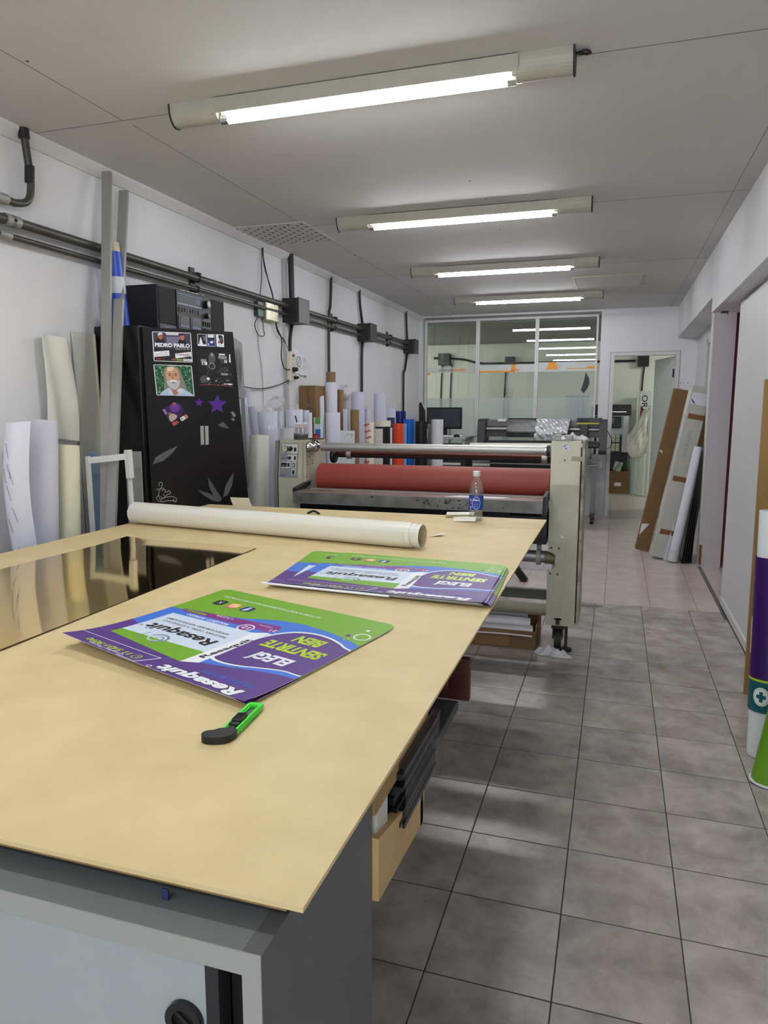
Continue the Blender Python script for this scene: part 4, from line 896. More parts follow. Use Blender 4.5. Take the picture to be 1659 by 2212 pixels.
# rollers and bars
q = MB(); q.cyl((LX0 + .035, 4.10, .915), (LX1, 4.10, .915), .088, red_m, 64); q.build('rubber_roller', t)
q = MB(); q.cyl((LX0 + .07, 4.03, 1.107), (LX1, 4.03, 1.107), .0255, steel_m, 32); q.build('supply_bar', t)
q = MB(); q.cyl((LX1 - .02, 4.03, 1.107), (LX1 - .002, 4.03, 1.107), .030, dark_m, 28); q.cyl((LX1 - .028, 4.03, 1.107), (LX1 - .022, 4.03, 1.107), .029, chrome_m, 28); q.build('bar_collar', t)
q = MB(); q.cyl((LX0 + .05, 4.24, 1.062), (LX1, 4.24, 1.062), .018, M('maroon_reflecting_bar', (96, 62, 58), .3, .7), 24); q.cyl((LX0 + .05, 4.26, 1.038), (LX1, 4.26, 1.038), .009, dark_m, 16); q.build('take_up_bar', t)
for x in (-1.60, -.40):
    q = MB(); q.ring((x, 4.24, 1.050), (x + .03, 4.24, 1.050), .028, .018, steel_m); q.build('bar_ring', t)
q = MB(); q.lathe((LX0 + .06, 4.22, 1.04), [(.0, 0), (.042, 0), (.046, .01), (.042, .026), (0, .028)], black_m, 28, ax='X'); q.build('hand_wheel', t)
# infeed table
q = MB(); ysf = 3.74
q.box((LX0 + .01, ysf, .798), (LX1 - .008, ysf + .012, .862), M('worn_grey_edge', (128, 130, 128), .45, .3, var=.25, scale=10, rgb2=(96, 94, 90))); q.box((LX0 + .01, ysf + .012, .852), (LX1 - .008, 4.0, .862), M('worn_maroon_steel', (120, 92, 84), .4, .5, var=.3, scale=5, rgb2=(150, 140, 136))); ift = q
q = MB(); q.box((LX0 + .05, 3.90, .863), (LX1 - .01, 3.96, .867), steel_m); q.build('infeed_strip', t)
rn = random.Random(5); q = ift
for k in range(34):
    x = rn.choice((rn.gauss(-.95, .05), rn.gauss(-.75, .07), rn.gauss(-.84, .03), rn.uniform(-1.7, -.4))); z = .83 + rn.uniform(-.025, .022); r = rn.uniform(.002, .008)
    q.prism([(x + r * 1.6 * math.cos(a) * rn.uniform(.5, 1), ysf - .0006, z + r * math.sin(a) * rn.uniform(.5, 1)) for a in [2 * PI * i / 7 for i in range(7)]], (0, .0004, 0), M('glue_stain', (62, 56, 50), .8))
q.build('infeed_table', t)
q = MB(); q.prism([(-.87, 3.79, .8625), (-.56, 3.79, .8625), (-.53, 3.86, .8625), (-.80, 3.86, .8625)], (0, 0, .001), paper_m); solo(q, 'paper_sheet', 'white strip of paper lying on the infeed table of the laminating machine', 'paper')
for x0_, x1_ in ((LX0 - .02, LX0 + .01), (LX1 - .008, LX1 + .006)):
    q = MB(); q.prism([(x0_, 3.80, .85), (x0_, 4.0, .88), (x0_, 4.0, .905), (x0_, 3.80, .878)] if x0_ < -1 else [(x0_, 3.76, .79), (x0_, 3.94, .79), (x0_, 3.94, .90), (x0_, 3.76, .885)], (x1_ - x0_, 0, 0), dark_m); q.build('table_arm', t)
q = MB(); q.box((LX0, 3.86, .66), (LX1 - .002, 3.95, .795), black_m); q.box((LX0, 3.95, .60), (LX1, 4.30, .79), black_m); q.box((-.52, 3.80, .745), (-.36, 3.86, .775), dark_m); q.build('lower_housing', t)
# shaft and frame bars
q = MB(); q.cyl((LX0, 4.06, hc), (-.30, 4.06, hc), .034, steel_m, 32); q.cyl((-.35, 4.05, hc - .001), (-.295, 4.05, hc - .001), .0355, M('yellowed_metal', (140, 134, 104), .5, .4), 28); q.build('lower_shaft', t)
q = MB(); q.ring((-.395, 4.06, hc), (-.372, 4.06, hc), .048, .034, cream_m); q.box((-.395, 4.045, hc + .04), (-.372, 4.075, hc + .068), cream_m); q.cyl((-.3955, 4.06, hc + .056), (-.397, 4.06, hc + .056), .005, black_m, 10); q.build('clamp', t)
q = MB(); q.box((LX0, 4.08, .255), (LX1 + .01, 4.12, .312), M('frame_bar_grey_green', (104, 106, 90), .5), .004); q.build('cross_bar', t)
q = MB(); q.cyl((LX0, 4.02, .215), (LX1 + .01, 4.02, .215), .033, M('frame_tube_cream', (160, 158, 136), .5, var=.1, scale=6), 24); q.build('cross_tube', t)
for x in (-.26, -1.85):
    q = MB(); q.box((x - .035, 3.97, .125), (x + .035, 4.07, .15), dark_m); q.cyl((x - .02, 4.04, .055), (x + .015, 4.04, .055), .055, M('grey_rubber_wheel', (58, 56, 52), .7), 28); q.cyl((x - .023, 4.04, .055), (x + .018, 4.04, .055), .02, steel_m, 14)
    q.box((x - .030, 3.99, .06), (x - .023, 4.08, .13), dark_m); q.box((x + .019, 3.99, .06), (x + .026, 4.08, .13), dark_m); q.build('castor', t)
    q = MB(); q.cyl((x + .045, 3.985, .015), (x + .045, 3.985, .15), .0085, M('rusty_screw', (74, 60, 46), .7, .4), 12); q.cyl((x + .045, 3.985, .0), (x + .045, 3.985, .014), .033, dark_m, 24); q.build('levelling_foot', t)
q = MB(); q.box((-.27, YF - .010, .158), (-.25, YF - .001, .192), M('rusty_screw', (74, 60, 46), .7, .4)); q.box((-.28, YF - .010, .185), (-.24, YF - .001, .192), M('rusty_screw', (74, 60, 46), .7, .4)); q.build('latch', t)
# small things on the machine
def tinbox(name, lab, x0_, x1_, y, z, h, d_=.07):
    tt = thing(name, lab, 'tape reel', ((x0_ + x1_) / 2, y, z)); r = (x1_ - x0_) / 2
    q = MB(); q.lathe(((x0_ + x1_) / 2, y, z), [(0, 0), (r * .96, 0), (r * .96, h - .006), (r, h - .006), (r, h), (r * .8, h), (r * .8, h - .002), (0, h - .002)], M('galvanised_tin', (134, 138, 138), .35, .6, var=.15, scale=30), 36); q.build('body', tt)
    q = MB()
    for k in range(9):
        a = -PI / 2 + (k - 4) * .3; put_text(q, ('40', 'MM', '30')[k % 3], ((x0_ + x1_) / 2 + r * .965 * math.cos(a), y + r * .965 * math.sin(a), z + h * .3), (-math.sin(a), math.cos(a), 0), (0, 0, 1), .008, black_m, width=.012)
    q.build('printing', tt)
tinbox('metal_tin', 'round grey metal tin on the left tower, under the pen box', -1.865, -1.775, 4.03, 1.149, .034)
tt = thing('pen_box', 'white printed box holding a blue pen, standing on the round tin', 'box', (-1.82, 4.03, 1.183))
q = MB(); bx0, bx1, by0, by1, bz0, bz1 = -1.852, -1.787, 4.0, 4.06, 1.184, 1.252
for a, b_ in (((bx0, by0, bz0), (bx1, by0 + .002, bz1)), ((bx0, by1 - .002, bz0), (bx1, by1, bz1)), ((bx0, by0, bz0), (bx0 + .002, by1, bz1)), ((bx1 - .002, by0, bz0), (bx1, by1, bz1)), ((bx0, by0, bz0), (bx1, by1, bz0 + .002))): q.box(a, b_, paper_m)
q.build('carton', tt)
q = MB()
for r_, (tx, m_) in enumerate((('TECNICA', greytxt_m), ('ADHESIVO', M('print_red', (188, 44, 40), .4)))):
    for k in range(1): put_text(q, tx, (bx0 + .006, by0, bz1 - .020 - r_ * .012), (1, 0, 0), (0, 0, 1), .008, m_, width=.052, bold=.03); put_text(q, tx, (bx1, by0 + .006, bz1 - .020 - r_ * .012), (0, 1, 0), (0, 0, 1), .008, m_, width=.046, bold=.03)
for r_ in range(4):
    for c_ in range(2): q.box((bx0 + .008 + c_ * .026, by0 - .0006, bz0 + .006 + r_ * .008), (bx0 + .028 + c_ * .026, by0, bz0 + .010 + r_ * .008), black_m); q.box((bx1, by0 + .006 + c_ * .024, bz0 + .006 + r_ * .008), (bx1 + .0006, by0 + .024 + c_ * .024, bz0 + .010 + r_ * .008), black_m)
q.build('printing', tt)
q = MB(); q.cyl((-1.826, 4.03, 1.187), (-1.852, 4.022, 1.292), .0045, M('blue_pen', (28, 36, 110), .3), 10); solo(q, 'ballpoint_pen', 'dark blue pen leaning in the white printed box', 'pen')
tt = thing('red_stamp', 'small red stamp with a flared top on the left tower of the machine', 'stamp', (-1.72, 4.08, 1.149))
q = MB(); q.box((-1.785, 4.05, 1.1485), (-1.70, 4.12, 1.156), M('dark_maroon_pad', (74, 34, 34), .5), .002); q.build('pad', tt)
q = MB(); q.cyl((-1.745, 4.085, 1.156), (-1.745, 4.085, 1.172), .014, M('stamp_red', (168, 40, 32), .35), 20, r1=.012); q.cyl((-1.745, 4.085, 1.172), (-1.745, 4.085, 1.182), .012, M('stamp_red', (168, 40, 32), .35), 20, r1=.021); q.build('handle', tt)
tt = thing('tape_reel', 'small grey printed carton on top of the right tower', 'box', (-.26, 4.08, 1.162))
q = MB(); q.box((-.318, 4.02, 1.1625), (-.225, 4.09, 1.193), M('grey_carton', (150, 150, 148), .45, .3), .002); q.build('carton', tt)
q = MB(); q.cyl((-.271, 4.019, 1.178), (-.271, 4.0195, 1.178), .009, white_m, 18); put_text(q, 'LBS  LBS', (-.313, 4.0198, 1.183), (1, 0, 0), (0, 0, 1), .006, black_m, width=.03); put_text(q, 'CORTE', (-.25, 4.0198, 1.170), (1, 0, 0), (0, 0, 1), .006, black_m, width=.02)
q.cyl((-.271, 4.05, 1.193), (-.271, 4.05, 1.199), .012, black_m, 14); q.build('printing', tt)
def rag(name, lab, c, sx, sy, h, seed, m):
    rn = random.Random(seed); ph = [rn.uniform(0, 6.28) for _ in range(8)]
    def f_(u, v):
        a = 2 * PI * u; r = v; e = 1 + .20 * math.sin(2 * a + ph[0]) + .16 * math.sin(3 * a + ph[1]) + .08 * math.sin(7 * a + ph[2])
        x = sx * r * e * math.cos(a); y = sy * r * e * math.sin(a); X = x / sx * 3.1; Y = y / sy * 2.2
        n = .55 + .24 * math.sin(1.3 * X + 1.1 * Y + ph[3]) + .16 * math.sin(2.4 * X - 1.7 * Y + ph[4]) + .10 * math.sin(4.2 * Y + 1.6 * X + ph[5]) + .04 * math.sin(6 * X + 5 * Y + ph[6])
        z = h * (1 - r ** 5) * max(.18, n)
        return Vector((c[0] + x, c[1] + y, c[2] + max(.0015, z)))
    q = MB(); q.grid(f_, 72, 22, m, .0016); return solo(q, name, lab, 'rag')
cloth_m = M('white_rag', (206, 206, 212), .9, bump=.2, bscale=120)
rag('cleaning_rag', 'crumpled white rag on top of the right tower of the machine', (-.205, 4.12, 1.163), .05, .035, .040, 3, cloth_m)
rg = at(1190, 1412, Z=0); rag('cleaning_rag', 'crumpled white rag on the floor by the castor of the machine', (rg.x + .008, rg.y - .01, 0), .088, .055, .050, 11, cloth_m)
q = MB(); q.prism([at(1156, 1405, Z=.002) + Vector((.0, .0, 0))] * 0 or [(-.42, 3.83, .001), (-.40, 3.80, .001), (-.33, 3.77, .001), (-.31, 3.82, .001), (-.37, 3.85, .001)], (0, 0, .0008), M('tile_stain', (120, 116, 110), .9)) if False else None
# floor patch of dark glue
q = MB(); c_ = at(1275, 1309, Z=0); q.prism([(c_.x + .07 * math.cos(a) * (1 + .2 * math.sin(3 * a)), c_.y + .04 * math.sin(a) * (1 + .2 * math.cos(2 * a)), .0006) for a in [2 * PI * i / 20 for i in range(20)]], (0, 0, .0008), M('glue_patch', (112, 106, 100), .6)); solo(q, 'glue_patch', 'flat grey glue patch on the floor beside the machine', 'stain')
# things under and beyond the machine
t = thing('cardboard_crate', 'long open cardboard box on the floor under the laminating machine', 'box', (-1.0, 4.1, 0))
cr0 = at(1165, 1400, Z=0); cxr, cyf = -.375, 3.94
q = MB(); q.box((-1.5, cyf, .0), (cxr, cyf + .004, .105), kraft_m); q.box((-1.5, cyf + .30, 0), (cxr, cyf + .304, .13), kraft_m); q.box((cxr - .004, cyf, 0), (cxr, cyf + .30, .13), kraft_m); q.box((-1.5, cyf, 0), (-1.496, cyf + .3, .13), kraft_m); q.box((-1.5, cyf, 0), (cxr, cyf + .3, .003), kraft_m)
q.prism([(cxr, cyf, .105), (cxr, cyf + .10, .16), (cxr, cyf + .3, .13)], (.003, 0, 0), kraft_m); q.build('carton', t)
q = MB(); q.box((-.52, cyf - .0006, .0), (cxr + .001, cyf, .10), clear('packing_tape', (.95, .9, .8), .1, .12, (.6, .5, .35))); q.build('packing_tape', t)
for k in range(3):
    q = MB(); o_ = .028 * k; q.grid(lambda u, v: Vector((-1.35 + (.955 - .02 * k) * u, cyf - .008 + .05 * k + .02 * math.sin(PI * v) + .03 * v, .075 + o_ + .055 * v + .004 * math.sin(9 * u))), 14, 6, paper_m, .002); solo(q, 'paper_sheet', ('front', 'middle', 'rear')[k] + ' white sheet lying in the cardboard box under the machine', 'paper', 'sheets in the cardboard box')
q = MB(); lp_ = at(1040, 1392, Z=0); q.lathe((lp_.x, lp_.y, .001), [(.0, 0), (.010, 0), (.012, .012), (.006, .020), (.006, .03), (0, .03)], pet_m, 14); q.build; solo(q, 'plastic_vial', 'tiny clear plastic vial on the floor in front of the cardboard box', 'vial')
q = MB(); la = at(1135, 1256, Z=0); q.obox((la.x, la.y, 0.0), (la.x - .26, la.y + .02, .34), (0, 1, 0), .05, .05, dark_m); q.box((la.x - .6, la.y, .34), (la.x - .2, la.y + .05, .38), dark_m); solo(q, 'stand_leg', 'dark slanting stand foot seen under the machine', 'stand')
t = thing('white_carton', 'white carton with upside-down black letters seen under the machine shaft', 'box', (-.62, 6.05, 0))
q = MB(); q.box((-.90, 6.0, 0), (-.46, 6.25, .42), paper_m); q.build('carton', t)
q = MB(); put_text(q, 'INJET TK250M', (-.56, 5.9995, .105), (-1, 0, 0), (0, 0, -1), .025, ink_m, width=.19, bold=.03, lift=0); q.build('printing', t)

# ================================================================== BLACK CABINET AND ITS SURROUNDINGS
cyf_ = 3.06; cxf = -2.235; ctop = 1.738
t = thing('black_cabinet', 'tall black cabinet covered with stickers, standing against the left wall', 'cabinet', (-2.36, 3.5, 0))
q = MB(); q.box((XL + .006, cyf_, 0), (cxf, 3.93, ctop), blackcab_m, .004); q.build('body', t)
ang = math.radians(18); ddir = Vector((math.sin(ang), math.cos(ang), 0)); dn = Vector((math.cos(ang), -math.sin(ang), 0)); d0 = Vector((cxf + .006, cyf_ + .012, 0))
def dp(px, py, off=0.0): return atp(px, py, d0 + dn * off, dn)
TL, TR = dp(307, 706), dp(503, 717); BR_, BL = dp(541, 1125), dp(331, 1125)
def ext(a, b, z): s_ = (z - a.z) / (b.z - a.z); return a + (b - a) * s_
q = MB(); q.prism([TL, TR, ext(TR, BR_, .02), ext(TL, BL, .02)], -dn * .022, blackcab_m); door = q.build('door', t)
# sticker art on the door, each corner measured on the door plane
def door_art(px4, art, name, lab_=None, corners=(1, 1, 1, 1), base=None):
    P = [dp(x, y, .0) for x, y in px4]      # TL TR BL BR
    def fn(s, t_): return P[0] * (1 - s) * (1 - t_) + P[1] * s * (1 - t_) + P[2] * (1 - s) * t_ + P[3] * s * t_
    mb = MB(); a = Art(); a.sgn = 1; a.layers = [(sheet_outline(r=.03, corners=corners), None, base or white_m)] + art.layers
    e1 = (P[1] - P[0]).cross(P[2] - P[0]); a.sgn = 1 if e1.dot(dn) > 0 else -1
    a.lay(mb, fn, step=.000008, lift0=.0006); o = mb.build(name, door)
    if lab_: o['label'] = lab_
def col(n, rgb): return M('sticker_' + n, rgb, .4)
# concert poster
a = Art(); a.rect(.02, .02, .98, .98, col('slate', (66, 62, 84))); a.rect(.35, .15, .75, .42, col('haze', (122, 116, 146))); a.rect(.02, .55, .98, .98, col('night', (34, 32, 44)))
for cx_ in (.2, .76):
    a.smooth([(cx_ - .12, .46), (cx_ - .09, .26), (cx_, .20), (cx_ + .07, .26), (cx_ + .12, .46)], ink_m); a.smooth([(cx_ - .05, .08), (cx_ + .03, .06), (cx_ + .06, .14), (cx_ + .03, .25), (cx_ - .03, .25), (cx_ - .06, .15)], col('warm_skin', (186, 104, 66)))
    a.smooth([(cx_ - .05, .13), (cx_ - .05, .06), (cx_ + .02, .03), (cx_ + .06, .08), (cx_, .09)], ink_m if cx_ > .5 else white_m)
a.poly([(.32, .0), (.68, .0), (.65, .10), (.36, .10)], white_m); a.text('24 DE JUNIO', .37, .085, .055, .27, col('rust', (150, 52, 34)))
a.text('PEDRO PABLO', .05, .50, .12, .90, white_m, bold=.05); a.text('cantan los 80', .56, .58, .05, .37, col('cream', (214, 206, 186)))
a.poly([(.02, .68), (.40, .62), (.40, .80), (.02, .86)], white_m); a.text('EN VIVO', .17, .72, .05, .2, greytxt_m); a.text('TEATRO OPERA', .05, .80, .05, .33, greytxt_m)
a.poly([(.55, .72), (.97, .64), (.97, .80), (.55, .88)], white_m); a.text('17 DE JUNIO', .58, .78, .06, .36, col('rust', (150, 52, 34)), bold=.03); a.text('21HS', .80, .84, .05, .14, ink_m, bold=.03)
a.rect(.06, .89, .18, .95, col('rust', (150, 52, 34))); a.ringd((.24, .92), .025, .015, col('rust', (150, 52, 34)), 1.4); a.rect(.45, .90, .56, .95, col('clay', (176, 96, 66))); a.rect(.58, .89, .73, .96, col('olive', (150, 160, 60))); a.rect(.75, .89, .86, .96, white_m); a.text('VISA', .76, .945, .04, .09, lab_m); a.rect(.87, .89, .97, .96, white_m); a.text('VISA', .88, .945, .04, .08, lab_m)
door_art([(328, 716), (412, 719), (332, 780), (416, 783)], a, 'concert_poster', 'dark concert poster with two figures and white capitals')
# portrait of a bearded man on foliage
a = Art(); g1 = col('leaf_dark', (38, 84, 58)); g2 = col('leaf_pale', (128, 190, 150)); g3 = col('leaf_mid', (74, 134, 96)); a.rect(.02, .02, .98, .98, g1)
rn = random.Random(4)
for k in range(260):
    x, y, r = rn.uniform(.03, .97), rn.uniform(.03, .95), rn.uniform(.008, .022); a.disc((x, y), r, g2 if k % 2 else g3, 1.2, 6)
a.smooth([(.26, .12), (.34, .05), (.46, .02), (.58, .05), (.66, .15), (.70, .30), (.74, .50), (.80, .70), (.76, .80), (.30, .84), (.20, .74), (.24, .55), (.22, .32)], col('grey_hair', (138, 134, 128)))
a.smooth([(.08, .98), (.18, .84), (.36, .74), (.60, .72), (.82, .84), (.97, .98), (.97, 1.02), (.08, 1.02)], col('shirt', (186, 202, 226)))
a.smooth([(.36, .68), (.62, .68), (.60, .82), (.48, .99), (.38, .82)], col('neck_skin', (176, 122, 98)))
a.smooth([(.29, .22), (.35, .09), (.46, .06), (.57, .10), (.62, .24), (.62, .44), (.57, .60), (.46, .68), (.36, .60), (.29, .44)], col('face_skin', (206, 160, 130)))
a.smooth([(.33, .10), (.42, .065), (.50, .07), (.48, .16), (.40, .20), (.34, .18)], col('lit_skin', (232, 208, 190)))
a.smooth([(.29, .50), (.36, .54), (.46, .47), (.56, .54), (.63, .48), (.62, .62), (.56, .74), (.46, .80), (.36, .74), (.30, .62)], col('beard', (186, 192, 198)))
a.smooth([(.35, .52), (.46, .47), (.57, .52), (.52, .555), (.46, .54), (.40, .555)], col('moustache', (226, 226, 226))); a.smooth([(.41, .565), (.46, .555), (.51, .565), (.46, .59)], col('mouth', (96, 62, 58)))
a.smooth([(.43, .32), (.46, .30), (.48, .32), (.50, .45), (.46, .475), (.42, .45)], col('nose', (188, 138, 110)))
for x in (.38, .54): a.smooth([(x - .055, .30), (x, .265), (x + .055, .30), (x, .29)], col('brow', (86, 72, 62))); a.disc((x, .335), .030, col('eye_socket', (128, 90, 72)), .8); a.disc((x, .335), .012, ink_m, 1.0)
a.poly([(.60, .74), (.72, .82), (.62, .96), (.52, .84)], col('collar', (206, 218, 236))); a.poly([(.34, .76), (.30, .90), (.42, .96), (.40, .84)], col('collar', (206, 218, 236)))
door_art([(331, 787), (414, 790), (338, 854), (420, 856)], a, 'portrait_photo', 'colour photo of a grey-bearded man before foliage')
# three small cards
for k, (p4) in enumerate(([(426, 721), (445, 722), (427, 747), (446, 748)], [(446, 722), (464, 722), (447, 748), (465, 749)], [(466, 722), (483, 723), (468, 749), (484, 750)])):
    a = Art()
    if k == 1: a.rect(.04, .04, .96, .97, navy_m); a.rect(.15, .05, .85, .28, white_m); a.smooth([(.35, .66), (.6, .55), (.8, .6), (.6, .74)], white_m); a.disc((.2, .82), .08, white_m); a.rect(0.04, .28, .96, .42, ink_m)
    elif k == 0: a.rect(.05, .03, .95, .85, ink_m); a.smooth([(.3, .35), (.4, .3), (.5, .6), (.6, .9), (.2, .9)], white_m); a.smooth([(.65, .15), (.85, .2), (.85, .5), (.7, .5)], greytxt_m)
    else: a.smooth([(.3, .1), (.8, .1), (.9, .6), (.6, .75), (.45, .5)], ink_m); a.smooth([(.55, .25), (.75, .3), (.7, .55), (.55, .5)], greytxt_m); a.disc((.35, .62), .12, col('cherry', (196, 40, 60))); a.text('HOY', .25, .9, .1, .5, greytxt_m)
    door_art(p4, a, 'photo_card', base=white_m)
# black and white picture of a workshop
a = Art(); a.rect(0, 0, 1, 1, col('charcoal', (24, 25, 30))); gl_ = col('silver', (150, 152, 154)); gd = col('pewter', (84, 86, 90))
a.smooth([(.32, .2), (.36, .08), (.44, .07), (.5, .12), (.52, .25), (.46, .34), (.34, .34)], gd); a.smooth([(.38, .09), (.42, .05), (.47, .09), (.44, .15), (.4, .14)], gl_); a.ringd((.40, .42), .10, .075, gl_, .9); a.ringd((.36, .43), .07, .055, gd, .9)
a.rect(.10, .24, .25, .30, gl_); a.rect(.12, .31, .27, .40, white_m); a.rect(.15, .33, .20, .39, ink_m); a.rect(.62, .06, .80, .10, white_m); a.rect(.60, .12, .84, .2, gl_); a.rect(.66, .2, .86, .32, gd); a.ringd((.72, .27), .04, .02, ink_m); a.ringd((.81, .27), .04, .02, white_m)
a.poly([(.92, .06), (.95, .06), (.96, .30), (.91, .28)], white_m); a.ringd((.12, .55), .17, .155, gd, 1.1, -1.2, 1.0)
for k in range(70):
    x, y, w_, h_ = rn.uniform(.03, .93), rn.choice((rn.uniform(.72, .96), rn.uniform(.35, .7))), rn.uniform(.01, .06), rn.uniform(.006, .02)
    if y < .7 and x < .5: continue
    a.rect(x, y, x + w_, y + h_, rn.choice((gl_, gd, gd, white_m, ink_m)))
for k in range(9): a.poly([(.5 + k * .03, .62), (.51 + k * .03, .62), (.70 + k * .025, .42), (.69 + k * .025, .42)], gd)
a.rect(.65, .60, .85, .66, gl_); a.smooth([(.05, .78), (.15, .70), (.3, .75), (.28, .85), (.1, .9)], gd); a.disc((.27, .78), .04, white_m); a.smooth([(.02, .96), (.5, .93), (.98, .96), (.98, .975), (.5, .945), (.02, .975)], col('thin_red', (150, 60, 60))); a.smooth([(.80, .90), (.9, .88), (.99, .90), (.9, .925)], white_m)
door_art([(424, 756), (500, 761), (430, 834), (504, 838)], a, 'workshop_print', 'black and white print of a crowded workshop', corners=(0, 0, 0, 0), base=ink_m)
# tilted flyer
a = Art(); a.rect(.0, .0, 1, 1, ink_m); a.smooth([(.02, .02), (.7, .02), (.85, .3), (.8, .6), (.4, .72), (.03, .7)], dpurp_m); a.smooth([(.4, .06), (.7, .05), (.75, .35), (.5, .45), (.35, .3)], col('violet', (108, 60, 150))); a.disc((.62, .05), .08, col('clay', (176, 96, 66))); a.smooth([(.1, .45), (.3, .4), (.42, .6), (.3, .7), (.06, .7)], col('beige', (180, 168, 160))); a.disc((.2, .36), .07, col('clay', (176, 96, 66)), .9); a.rect(.02, .05, .12, .3, col('lilac', (150, 130, 190)))
a.text('SIN', .05, .93, .14, .26, col('coral', (220, 90, 70)), bold=.05); a.text('GIRO', .45, .93, .17, .36, white_m, bold=.05); a.rect(.70, .77, .80, .93, col('orange_ink', (206, 110, 60)))
door_art([(349, 884), (389, 862), (374, 924), (417, 899)], a, 'tilted_flyer', 'small tilted dark purple flyer', corners=(0, 0, 0, 0), base=ink_m)
star_m = M('star_purple', (86, 42, 146), .4)
for cx_, cy_, r in ((429.5, 869.5, 10.2), (469, 874, 22)):
    q = MB(); pts = []
    for k in range(10):
        a_ = -PI / 2 + PI * k / 5; rr = r if k % 2 == 0 else r * .46; pts.append(dp(cx_ + rr * math.cos(a_), cy_ + rr * math.sin(a_), .0004))
    q.prism(pts, dn * .0006, star_m); o = q.build('star_sticker', door)
    if r > 15: o['label'] = 'large purple star sticker'
for px in (434, 444):
    q = MB(); q.prism([dp(px - 1.5, 920, .0004), dp(px + 6, 920, .0004), dp(px + 7, 960, .0004), dp(px, 961, .0004)], dn * .0006, M('torn_white_label', (166, 166, 166), .6, bump=.5, bscale=90)); q.build('torn_label', door)
lg = M('grey_vinyl_leaf', (92, 94, 98), .45)
for pts in ([(330, 1003), (336, 988), (352, 978), (385, 962), (371, 980), (352, 996)], [(449, 1030), (460, 1048), (480, 1078), (476, 1082), (462, 1074), (452, 1052)], [(505, 1021), (501, 1048), (492, 1070), (482, 1074), (486, 1052), (494, 1036)], [(427, 1058), (452, 1066), (478, 1079), (474, 1084), (460, 1082), (440, 1070)], [(470, 918), (482, 911), (496, 926), (480, 923)]):
    q = MB(); q.prism([dp(x, y, .0004) for x, y in pts], dn * .0006, lg); q.build('leaf_sticker', door)
q = MB(); sw = M('silver_ornament', (150, 150, 150), .4)
def scroll(pts, r=.0022): q.tube([dp(x, y, .001) for x, y in pts], r, sw, 6)
scroll([(345, 1050), (343, 1045), (347, 1042), (351, 1046), (347, 1056), (343, 1064), (344, 1076), (349, 1082), (343, 1083), (338, 1076), (342, 1070)]); scroll([(338, 1058), (346, 1056), (354, 1055)]); scroll([(350, 1060), (355, 1057), (358, 1061), (354, 1064)]); scroll([(360, 1064), (366, 1060), (368, 1066), (362, 1068), (358, 1072)])
scroll([(348, 1078), (360, 1074), (372, 1073), (381, 1077), (380, 1084), (374, 1083), (375, 1078)]); scroll([(352, 1068), (356, 1072), (352, 1077), (346, 1072)]); scroll([(349, 1085), (362, 1082), (378, 1082)]); q.build('scroll_ornament', door)
q = MB()
for x, y in ((500, 892), (503, 897), (501, 906)): c_ = dp(x, y); q.cyl(c_, c_ + dn * .012, .008 if y != 897 else .010, steel_m, 18)
q.build('lock', door)
q = MB(); c_ = dp(508, 893, .0); q.ring(c_ + dn * .005, c_ + dn * .009, .010, .006, dark_m, 16); q.build('keyring', door)
# stereo on the cabinet
t = thing('stereo_radio', 'black double-cassette stereo standing on the black cabinet', 'stereo', (-2.38, 3.55, ctop))
sx = -2.275; sy0 = at(340, 660, X=sx).y; sy1 = at(484, 680, X=sx).y; sz1 = at(340, 613, X=sx).z; sz0 = ctop + .002
rad_m = M('stereo_black', (24, 24, 26), .5, bump=.05); q = MB(); q.box((XL + .03, sy0, sz0), (sx, sy1, sz1), rad_m, .004); q.build('body', t)
def fx(px): return at(px, 680, X=sx).y
yA, yB, yC = fx(380), fx(433), fx(453); H_ = sz1 - sz0; zf = lambda f_: sz0 + H_ * f_
gr = M('speaker_mesh', (34, 34, 37), .8, bump=.3, bscale=300)
for a_, b_ in ((sy0 + .01, yA - .006), (yC + .006, sy1 - .008)):
    q = MB(); q.box((sx, a_, zf(.16)), (sx + .004, b_, zf(.97)), gr, .002); q.build('speaker_grille', t)
q = MB(); q.box((sx, sy0 + .01, zf(.02)), (sx + .004, yA - .006, zf(.14)), M('stereo_grey', (48, 50, 58), .4)); q.box((sx + .004, (sy0 + yA) / 2 - .02, zf(.07)), (sx + .005, (sy0 + yA) / 2 + .025, zf(.09)), chrome_m); q.build('name_strip', t)
q = MB(); q.box((sx, yA, zf(.03)), (sx + .008, yC, zf(.98)), M('stereo_console', (20, 21, 26), .5), .002); co = q.build('console', t)
bl = M('stereo_blue_grey', (82, 104, 138), .35)
q = MB(); q.box((sx + .008, yA + .005, zf(.90)), (sx + .009, yB, zf(.915)), bl); q.box((sx + .008, yA + .005, zf(.66)), (sx + .0095, yB, zf(.70)), bl); q.box((sx + .008, yA + .005, zf(.72)), (sx + .0085, yB, zf(.88)), M('dial_black', (12, 12, 16), .45))
for k in range(4): q.box((sx + .0085, yB - .06, zf(.75 + .035 * k)), (sx + .009, yB - .01, zf(.76 + .035 * k)), bl)
q.build('tuner_dial', co)
for k in range(8):
    q = MB(); y = yA + .02 + k * (yB - yA - .03) / 8; q.box((sx + .008, y, zf(.48 + .02 * (k % 3))), (sx + .013, y + .006, zf(.60)), chrome_m if k in (3, 6) else M('slider_grey', (84, 86, 92), .5)); q.build('slider', co)
